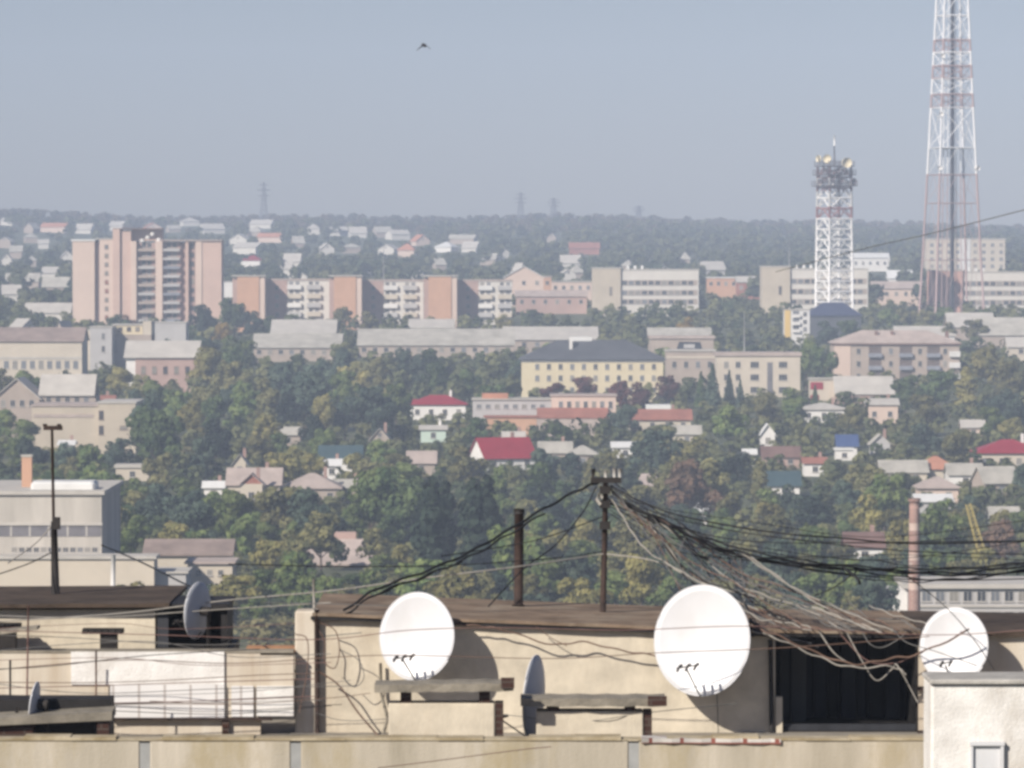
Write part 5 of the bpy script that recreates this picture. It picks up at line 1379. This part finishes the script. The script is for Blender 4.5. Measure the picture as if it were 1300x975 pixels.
def mesh_np(name, v, f, m):
    me = bpy.data.meshes.new(name)
    k = f.shape[1]
    me.vertices.add(len(v)); me.vertices.foreach_set('co', v.astype(np.float32).ravel())
    me.loops.add(f.size); me.loops.foreach_set('vertex_index', f.astype(np.int32).ravel())
    me.polygons.add(len(f)); me.polygons.foreach_set('loop_start', (np.arange(len(f)) * k).astype(np.int32))
    me.update(); me.validate(); me.materials.append(m)
    return me

def crown_blobs(rng, h, w, kind):
    bl = []
    if kind == 'round':
        n = rng.integers(15, 22)
        for i in range(n):
            a = rng.uniform(0, 2 * PI); f = rng.uniform(0, 1) ** .6
            z = rng.uniform(.30, .93); env = math.sin(PI * min(1, max(0, (z - .12) / .98)) ** .85) ** .6
            q = f * w * .40 * env
            r_ = w * rng.uniform(.12, .21)
            bl.append((q * math.cos(a), q * math.sin(a), z * h, r_, r_ * rng.uniform(.75, 1.05)))
        bl.append((0, 0, h * .6, w * .26, h * .26))
    elif kind == 'poplar':
        for i in range(16):
            z = .14 + .82 * i / 15; env = math.sin(PI * (z * .9 + .08)) ** .7
            a = rng.uniform(0, 2 * PI); q = w * .16 * env
            bl.append((q * math.cos(a), q * math.sin(a), z * h, w * .34 * env + .15, h * .07))
    elif kind == 'spruce':
        for i in range(15):
            z = .08 + .9 * i / 14
            for k in range(4):
                a = k * PI / 2 + i * .8 + rng.uniform(-.3, .3); q = w * .30 * (1 - z) + .05
                bl.append((q * math.cos(a), q * math.sin(a), z * h, w * .20 * (1 - z) + .18, h * .035))
    elif kind == 'bush':
        for i in range(7):
            a = rng.uniform(0, 2 * PI); q = w * rng.uniform(0, .33)
            bl.append((q * math.cos(a), q * math.sin(a), h * rng.uniform(.3, .68), w * .22, h * .28))
    return bl

def limb_mesh(rng, h, w, kind):
    m = MB()
    sw = rng.uniform(-.2, .2, 2)
    m.tube([(0, 0, -.6), (sw[0] * .3, sw[1] * .3, h * .25), (sw[0], sw[1], h * (.62 if kind == 'round' else .92))], .022 * h + .05, 7, r1=.05)
    if kind == 'round':
        for i in range(6):
            a = i * 1.05 + rng.uniform(-.3, .3); z = h * rng.uniform(.2, .42)
            m.tube([(0, 0, z), (math.cos(a) * w * .16, math.sin(a) * w * .16, z + h * .14), (math.cos(a) * w * .3, math.sin(a) * w * .3, z + h * .32)], .009 * h + .02, 5, r1=.03)
    return m

M_bark = mat('bark', (.10, .075, .055), .95, .25, 1.5)
LEAF = {'deep green': leafmat('leaf_deep_green', (0.021, 0.035, 0.027), (0.046, 0.066, 0.044)),
        'dark green': leafmat('leaf_dark_green', (0.047, 0.079, 0.033), (0.125, 0.165, 0.064)),
        'mid green': leafmat('leaf_mid_green', (0.085, 0.130, 0.043), (0.205, 0.242, 0.083)),
        'olive': leafmat('leaf_olive', (0.125, 0.130, 0.057), (0.256, 0.235, 0.103)),
        'yellow green': leafmat('leaf_yellow_green', (0.184, 0.179, 0.066), (0.315, 0.275, 0.103)),
        'blue green': leafmat('leaf_blue_green', (0.047, 0.075, 0.055), (0.109, 0.144, 0.098)),
        'rusty': leafmat('leaf_rusty', (0.137, 0.096, 0.066), (0.220, 0.137, 0.087)),
        'wine red': leafmat('leaf_wine_red', (0.091, 0.038, 0.039), (0.139, 0.058, 0.053)),
        'golden': leafmat('leaf_golden', (0.172, 0.126, 0.033), (0.369, 0.240, 0.059))}
M_wood_far = leafmat('leaf_far_wood', (0.059, 0.082, 0.046), (0.161, 0.164, 0.082), .035, 0)
M_wood_ridge = leafmat('leaf_ridge_wood', (0.078, 0.079, 0.051), (0.186, 0.137, 0.089), .03, 0)

PROTO = {}
def proto(kind, vi, wr):
    """crown and trunk meshes of a unit tree 10 m tall"""
    key = (kind, vi, wr)
    if key not in PROTO:
        rng = np.random.default_rng(100 + vi * 7 + len(kind))
        h, w = 10.0, 10.0 * wr
        v, f = leaf_cloud(rng, crown_blobs(rng, h, w, kind), {'round': 56, 'poplar': 60, 'spruce': 60, 'bush': 22}[kind], {'round': .58, 'poplar': .55, 'spruce': .5, 'bush': 1.2}[kind])
        tm = limb_mesh(rng, h, w, kind)
        t = bpy.data.meshes.new('trunk'); t.from_pydata(tm.v, [], tm.f); t.materials.append(M_bark); t.polygons.foreach_set('use_smooth', [True] * len(tm.f))
        PROTO[key] = (mesh_np('crown', v, f, LEAF['mid green']), t)
    return PROTO[key]

PLURAL = {'tree': 'trees', 'poplar': 'poplars', 'spruce': 'spruces', 'bush': 'bushes'}
def tree(name, cat, label, group, x, D, h, kind, vi, wr, tone, wscale=1.0):
    c, t = proto(kind, vi, wr)
    r = empty(name, (x, D, ground(x, D) - .1), random.uniform(0, 6.28), label, cat, group)
    s = h / 10.0
    o = bpy.data.objects.new('crown', c); o.parent = r; o.scale = (s * wscale, s * wscale, s); COL.objects.link(o)
    o.material_slots[0].link = 'OBJECT'; o.material_slots[0].material = LEAF[tone]
    if kind != 'bush':
        q = bpy.data.objects.new('trunk', t); q.parent = r; q.scale = (s, s, s); COL.objects.link(q)
    return r

LAND = [(80, 545, 'the beige flat-roofed block'), (60, 460, 'the long cream hall'), (60, 690, 'the cream workshop'), (322, 610, 'the red pediment house'), (400, 500, 'the long pale shed roofs'), (250, 480, 'the brown brick hall'),
        (240, 410, 'the pink tower block'), (430, 580, 'the teal roof'), (550, 520, 'the white house with dark red roof'), (648, 575, 'the bright red roof'), (750, 480, 'the pale yellow building'), (690, 525, 'the pink brick workshop'),
        (430, 700, 'the low shed with rooftop stacks'), (620, 690, 'the vent pipe'), (790, 690, 'the cable mast'), (820, 575, 'the white bungalow'), (870, 460, 'the grey and cream building'), (960, 480, 'the cream block'),
        (1135, 460, 'the grey-brown apartment block'), (1100, 495, 'the hall with pale slanted roof'), (975, 550, 'the lone white gable cottage'), (1076, 560, 'the bright blue roof'), (1190, 595, 'the orange hip roof'), (1283, 575, 'the crimson hip roof'),
        (1000, 612, 'the teal cottage'), (1100, 690, 'the brown roofed cottage'), (1160, 690, 'the slim brick chimney'), (1250, 680, 'the yellow crane boom'), (440, 385, 'the staggered flats row'), (820, 395, 'the white office'), (1060, 405, 'the white lattice tower'), (1210, 400, 'the broadcasting tower foot'),
        (860, 680, 'the heavy cable bundle'), (550, 620, 'the poplars'), (1270, 470, 'the far right edge of the grey-brown flats'), (200, 600, 'the grove by the beige block'), (880, 610, 'the long grey shed roof'), (1000, 680, 'the middle of the cable bundle')]
def near_land(px, py):
    return min(LAND, key=lambda l: ((l[0] - px) / 1.4) ** 2 + (l[1] - py) ** 2)[2]

def blocked(px, py0, cw, ch, D, x, lim=.2):
    a0, a1, b0, b1 = px - cw * .42, px + cw * .42, py0, py0 + ch
    for (c0, c1, d0, d1, DD) in CLEAR:
        if D < DD + 1:
            ox = min(a1, c1) - max(a0, c0); oy = min(b1, d1) - max(b0, d0)
            if ox > 0 and oy > 0 and (ox * oy > lim * min((c1 - c0) * (d1 - d0), cw * ch) or (oy > .4 * (d1 - d0) and ox > .3 * min(cw * .84, c1 - c0))): return True
    r_ = cw * D / FPX * .40
    for (x0, x1, y0, y1) in FOOT:
        if x0 - r_ < x < x1 + r_ and y0 - r_ < D < y1 + r_: return True
    return False

placed = []      # px, py_mid, cw, ch
cand = []
def try_tree(px, pb, h, wr, kind, tone, force=False, tight=1.0):
    D = D_of(pb); k = D / FPX
    x = (px - 650) * k
    zt_ = ground(x, D) + h
    top = py_of(zt_, D); cw = h * wr / k; ch = h / k * .9
    if not force:
        if blocked(px, top, cw, ch, D, x): return False
        for (qx, qy, qw, qh) in placed:
            dx = (px - qx) / ((cw + qw) * .5 * .56 * tight); dy = (top + ch / 2 - qy) / ((ch + qh) * .5 * .36 * tight)
            if dx * dx + dy * dy < 1: return False
    placed.append((px, top + ch / 2, cw, ch))
    cand.append(dict(px=px, pb=pb, h=h, wr=wr, kind=kind, tone=tone, D=D, x=x, cw=cw, ch=ch, top=top))
    return True

def fixed(px, ptop, h, wr, kind, tone):
    D = D_top(px, ptop, h); k = D / FPX
    placed.append((px, ptop + h / k / 2, h * wr / k, h / k))
    CLEAR.append((px - h * wr / k * .4, px + h * wr / k * .4, ptop, ptop + h / k * .6, D))
    cand.append(dict(px=px, pb=ptop + h / k, h=h, wr=wr, kind=kind, tone=tone, D=D, x=(px - 650) * k, cw=h * wr / k, ch=h / k, top=ptop, keep=1))

# trees that stand out
for a in [(505, 357, 15, .45, 'poplar', 'dark green'), (497, 366, 12, .45, 'poplar', 'dark green'), (548, 608, 15, .34, 'poplar', 'deep green'), (563, 612, 14, .34, 'poplar', 'deep green'), (601, 610, 15, .36, 'poplar', 'deep green'), (618, 606, 15, .36, 'poplar', 'deep green'),
          (965, 582, 9, .34, 'poplar', 'olive'), (1226, 466, 12, .5, 'poplar', 'yellow green'), (905, 462, 12, .45, 'spruce', 'blue green'), (926, 470, 9, .4, 'spruce', 'blue green'), (890, 472, 9, .45, 'spruce', 'dark green'), (940, 482, 7, .45, 'spruce', 'blue green'), (1035, 488, 6, .45, 'spruce', 'dark green'),
          (283, 410, 8.5, .9, 'round', 'golden'), (258, 386, 12, .8, 'round', 'deep green'), (298, 378, 13, .75, 'round', 'dark green'), (320, 396, 9, .85, 'round', 'deep green'), (435, 390, 9, .9, 'round', 'olive'), (470, 396, 8, .9, 'round', 'yellow green'), (240, 412, 7, .9, 'round', 'dark green'), (150, 398, 8, 1.0, 'round', 'dark green'), (163, 400, 7, 1.0, 'round', 'rusty'),
          (1268, 662, 7, .85, 'round', 'rusty'), (340, 526, 8, .85, 'round', 'yellow green'), (357, 566, 9, .9, 'round', 'yellow green'), (870, 403, 8, 1.0, 'round', 'golden'), (640, 398, 8, .8, 'round', 'yellow green'),
          (788, 484, 8, .9, 'round', 'wine red'), (812, 486, 8, .9, 'round', 'wine red'), (742, 478, 7, 1.0, 'round', 'wine red'), (700, 486, 6.5, 1.1, 'round', 'wine red'), (848, 476, 8, .8, 'round', 'wine red'),
          (1150, 478, 10, .85, 'round', 'dark green'), (1192, 470, 11, .85, 'round', 'dark green'), (1255, 440, 13, .85, 'round', 'yellow green'), (1238, 405, 9, 1.0, 'round', 'olive'), (1206, 410, 8, .9, 'round', 'olive'), (1282, 458, 13, .8, 'round', 'olive'),
          (1024, 432, 13, .6, 'round', 'mid green'), (1045, 440, 12, .7, 'round', 'dark green'), (1052, 452, 8, .7, 'round', 'yellow green'), (1052, 408, 9, 1.1, 'round', 'blue green'), (1078, 406, 9, 1.0, 'round', 'dark green'), (1178, 393, 8, 1.1, 'round', 'olive'), (1196, 391, 8, 1.1, 'round', 'mid green'), (1250, 392, 8, 1.1, 'round', 'mid green'), (1150, 390, 8, 1.1, 'round', 'olive'), (1128, 392, 8, 1.1, 'round', 'mid green'),
          (190, 498, 14, .7, 'round', 'blue green'), (182, 518, 13, .7, 'round', 'dark green'), (206, 520, 14, .7, 'round', 'dark green'), (46, 686, 6, .6, 'poplar', 'dark green'),
          (815, 660, 9, .9, 'round', 'olive'), (855, 585, 10, 1.0, 'round', 'olive'), (900, 583, 10, 1.0, 'round', 'olive'), (880, 588, 11, 1.0, 'round', 'rusty'), (470, 596, 12, .8, 'round', 'mid green'), (495, 590, 13, .8, 'round', 'dark green')]:
    fixed(*a)
for a in [(24, 722, 3.2, 1.5, 'bush', 'yellow green'), (48, 726, 3, 1.5, 'bush', 'yellow green'), (90, 724, 3.2, 1.4, 'bush', 'yellow green'), (122, 722, 3.4, 1.3, 'bush', 'yellow green'), (8, 730, 2.8, 1.5, 'bush', 'olive'), (108, 730, 2.6, 1.4, 'bush', 'mid green')]:
    fixed(*a)

rg = random.Random(5)
TONES = ['deep green'] * 1 + ['dark green'] * 3 + ['mid green'] * 6 + ['olive'] * 4 + ['blue green'] * 4 + ['yellow green'] * 2 
def tone_at(px, pb):
    t = rg.choice(TONES)
    if pb > 690 and rg.random() < .35: t = rg.choice(['olive', 'yellow green', 'mid green'])
    return t
# the dense grove on the left
for _ in range(2600):
    px, pb = rg.uniform(170, 520), rg.uniform(478, 570)
    if pb > 560 - abs(px - 330) * .05 and rg.random() < .5: continue
    try_tree(px, pb, rg.uniform(9, 14), rg.uniform(.7, .95), 'round', tone_at(px, pb))
for _ in range(900):
    px, pb = rg.uniform(520, 665), rg.uniform(470, 520)
    try_tree(px, pb, rg.uniform(8, 12), rg.uniform(.7, .95), 'round', rg.choice(['dark green', 'blue green', 'mid green']))
# everything else in the valley
for _ in range(9000):
    px, pb = rg.uniform(-40, 1340), rg.uniform(478, 800)
    h = rg.uniform(5.2, 10.5) if pb > 600 else rg.uniform(5, 10)
    try_tree(px, pb, h, rg.uniform(.78, 1.1), 'round', tone_at(px, pb))
for _ in range(2500):           # small fruit trees in the gaps
    px, pb = rg.uniform(-40, 1340), rg.uniform(470, 800)
    try_tree(px, pb, rg.uniform(3.2, 5), rg.uniform(.85, 1.15), 'round', tone_at(px, pb), tight=.9)
# the belt before the offices and flats
for _ in range(3500):
    px, pb = rg.uniform(-40, 1340), rg.uniform(392, 470)
    try_tree(px, pb, rg.uniform(5, 9.5), rg.uniform(.8, 1.15), 'round', tone_at(px, pb), tight=.95)

rounds = [c for c in cand if c['kind'] == 'round']
rounds.sort(key=lambda c: -(c['cw'] * c['ch']) * (1000 if c.get('keep') else 1.0 if -15 < c['px'] < 1315 and c['top'] < 770 else .05))
single, rest = rounds[:298], rounds[298:]
size_word = lambda h: 'tall ' if h > 11 else 'small ' if h < 5.5 else ''
for c in single + [c for c in cand if c['kind'] != 'round']:
    land = near_land(c['px'], c['top'] + c['ch'] * .4)
    nm, cat = {'round': ('broadleaf_tree', 'tree'), 'poplar': ('poplar_tree', 'poplar'), 'spruce': ('spruce_tree', 'spruce'), 'bush': ('bush', 'bush')}[c['kind']]
    shape = {'round': 'leafy tree', 'poplar': 'slender poplar', 'spruce': 'pointed spruce', 'bush': 'low bush'}[c['kind']]
    side = 'behind' if False else 'by'
    lab = f"{size_word(c['h']) if c['kind'] == 'round' else ''}{c['tone']} {shape} {side} {land}"
    vi = rg.randrange(9) if c['kind'] == 'round' else rg.randrange(3)
    base = {'round': .85, 'poplar': .36, 'spruce': .45, 'bush': 1.4}[c['kind']]
    tree(nm, cat, lab, lab.replace('tree by', 'trees by').replace('poplar by', 'poplars by').replace('spruce by', 'spruces by').replace('bush by', 'bushes by'), c['x'], c['D'], c['h'], c['kind'], vi, base, c['tone'], c['wr'] / base)
print('TREES', len(rounds), len(single), len(rest), len(cand))

def stuff_mesh(name, items, m, label, cat, nper=9, size=1.3, tall=1.0):
    """many far or small trees that read as one mass"""
    VV, FF, o = [], [], 0
    rng = np.random.default_rng(5)
    protos = []
    for i in range(6):
        bl = []
        for k in range(6):
            a = rng.uniform(0, 2 * PI); q = rng.uniform(0, .30)
            bl.append((q * math.cos(a), q * math.sin(a), rng.uniform(.35, .8), rng.uniform(.16, .26), rng.uniform(.14, .22)))
        bl.append((0, 0, .5, .28, .34))
        n_ = int(nper * 7)
        v, f = leaf_cloud(rng, [(b[0], b[1], b[2], b[3], b[4]) for b in bl], nper * 16.0, size * .13)
        protos.append((v, f))
    for (x, D, z, h, w) in items:
        v, f = protos[rng.integers(6)]
        a = rng.uniform(0, 6.28); c, s = math.cos(a), math.sin(a)
        q = np.empty_like(v)
        q[:, 0] = (v[:, 0] * c - v[:, 1] * s) * w + x; q[:, 1] = (v[:, 0] * s + v[:, 1] * c) * w + D; q[:, 2] = v[:, 2] * h + z
        VV.append(q); FF.append(f + o); o += len(v)
    me = mesh_np(name, np.concatenate(VV), np.concatenate(FF), m)
    ob = bpy.data.objects.new(name, me); COL.objects.link(ob)
    tag(ob, label, cat, kind='stuff'); return ob

# smaller trees of the valley beyond the three hundred largest
stuff_mesh('small_trees', [(c['x'], c['D'], ground(c['x'], c['D']) - .2, c['h'], c['h'] * c['wr'] * 1.25) for c in rest], leafmat('leaf_small_trees', (0.067, 0.093, 0.043), (0.220, 0.218, 0.094), .06, 0),
           'smaller green trees filling the gaps between the houses of the valley', 'trees', 12, 1.2)
# undergrowth: low bushes everywhere between
it = []
rr = random.Random(9)
while len(it) < 3200:
    pb = rr.uniform(415, 850); px = rr.uniform(-60, 1360)
    D = D_of(pb) * rr.uniform(.995, 1.005); x = (px - 650) * D / FPX
    h = rr.uniform(1.0, 2.8); w = h * rr.uniform(1.2, 2.2)
    if any(a - 1 < x < b + 1 and c - 1 < D < d + 1 for a, b, c, d in FOOT): continue
    top = py_of(ground(x, D) + h, D)
    if any(D < DD and a < px < b and c < top + 2 and top < d - 2 for a, b, c, d, DD in CLEAR): continue
    it.append((x, D, ground(x, D) - .25, h, w))
stuff_mesh('undergrowth', it, leafmat('leaf_undergrowth', (0.074, 0.095, 0.046), (0.256, 0.227, 0.113), .05, 0), 'low bushes and hedges between the houses of the valley', 'undergrowth', 7, 1.5)
# woods of the far slope and of the ridge
it = []
FARCLEAR = [c for c in CLEAR if c[4] > 1690]
while len(it) < 3600:
    D = rr.uniform(1700, 3300) if rr.random() < .75 else rr.uniform(1700, 2300)
    x = rr.uniform(-.125, .125) * D
    h = rr.uniform(5, 10); w = h * rr.uniform(.9, 1.4)
    px = px_of(x, D); top = py_of(ground(x, D) + h, D)
    if any(a - 3 < x < b + 3 and c - 3 < D < d + 3 for a, b, c, d in FOOT): continue
    cw = w / D * FPX * .4
    if any(D < DD and a - cw * .5 < px < b + cw * .5 and c < top + 6 and top < d for a, b, c, d, DD in FARCLEAR): continue
    it.append((x, D, ground(x, D) - .3, h, w))
stuff_mesh('hillside_woods', it, M_wood_far, 'hazy green woods covering the far hillside between its houses', 'woods', 8, 1.5)
it = []
while len(it) < 1500:
    D = rr.uniform(3050, 3620); x = rr.uniform(-.125, .125) * D
    h = rr.uniform(5, 8); w = h * rr.uniform(1., 1.5)
    if any(a - 3 < x < b + 3 and c - 3 < D < d + 3 for a, b, c, d in FOOT): continue
    px = px_of(x, D); top = py_of(ground(x, D) + h, D)
    if any(D < DD and a - 5 < px < b + 5 and c < top + 6 and top < d for a, b, c, d, DD in FARCLEAR): continue
    it.append((x, D, ground(x, D) - .3, h, w))
stuff_mesh('ridge_woods', it, M_wood_ridge, 'brownish autumn woods along the top of the far ridge', 'woods', 8, 1.5)

# ------------------------------------------------------------------ haze
hz = MB(); hz.box(-1600, 1600, -420, 3960, -4, 215)
ho = hz.build('haze', bpy.data.materials.new('haze_air'))
hm = ho.data.materials[0]; hm.use_nodes = True
nt = hm.node_tree; nt.nodes.remove(nt.nodes['Principled BSDF'])
pv = nt.nodes.new('ShaderNodeVolumePrincipled')
pv.inputs['Color'].default_value = (.66, .78, 1.0, 1); pv.inputs['Density'].default_value = HAZE; pv.inputs['Anisotropy'].default_value = -0.25
nt.links.new(pv.outputs[0], nt.nodes['Material Output'].inputs['Volume'])
tag(ho, 'pale bluish haze hanging over the whole town', 'haze', kind='stuff')

# ------------------------------------------------------------------ light, sky, camera
AZ, EL = 40.0, 33.0
sd = bpy.data.lights.new('sun', 'SUN'); sd.energy = SUN; sd.angle = R(.6); sd.color = (1.0, .93, .82)
so = bpy.data.objects.new('sun', sd); COL.objects.link(so)
from mathutils import Vector
tosun = Vector((-math.sin(R(AZ)) * math.cos(R(EL)), -math.cos(R(AZ)) * math.cos(R(EL)), math.sin(R(EL))))
so.rotation_euler = tosun.to_track_quat('Z', 'Y').to_euler(); so.location = (-200, -300, 300)
w = bpy.data.worlds.new('World'); scene.world = w; w.use_nodes = True
nt = w.node_tree; bg = nt.nodes['Background']; bg.inputs['Strength'].default_value = SKY
sk = nt.nodes.new('ShaderNodeTexSky'); sk.sky_type = 'NISHITA'; sk.sun_disc = False
sk.sun_elevation = R(EL); sk.sun_rotation = R(180 + AZ); sk.altitude = 150; sk.air_density = AIR; sk.dust_density = DUST; sk.ozone_density = OZONE
tint = nt.nodes.new('ShaderNodeVectorMath'); tint.operation = 'MULTIPLY'; tint.inputs[1].default_value = (1.0, .945, 1.09)
nt.links.new(sk.outputs[0], tint.inputs[0]); nt.links.new(tint.outputs[0], bg.inputs['Color'])

cd = bpy.data.cameras.new('camera'); co = bpy.data.objects.new('camera', cd); COL.objects.link(co)
co.location = (0, 0, EYE); co.rotation_euler = (PI / 2 - PITCH, 0, 0)
cd.sensor_width = 36; cd.lens = 36 * FPX / 1300; cd.clip_start = 1; cd.clip_end = 12000
scene.camera = co

scene.view_settings.view_transform = 'Standard'; scene.view_settings.look = 'None'
scene.view_settings.exposure = EXPO; scene.view_settings.gamma = 1
scene.view_settings.use_curve_mapping = False
c = scene.cycles
c.max_bounces = 5; c.diffuse_bounces = 2; c.glossy_bounces = 2; c.transmission_bounces = 2; c.volume_bounces = 0; c.transparent_max_bounces = 4
c.pixel_filter_type = 'BLACKMAN_HARRIS'; c.filter_width = 3.2
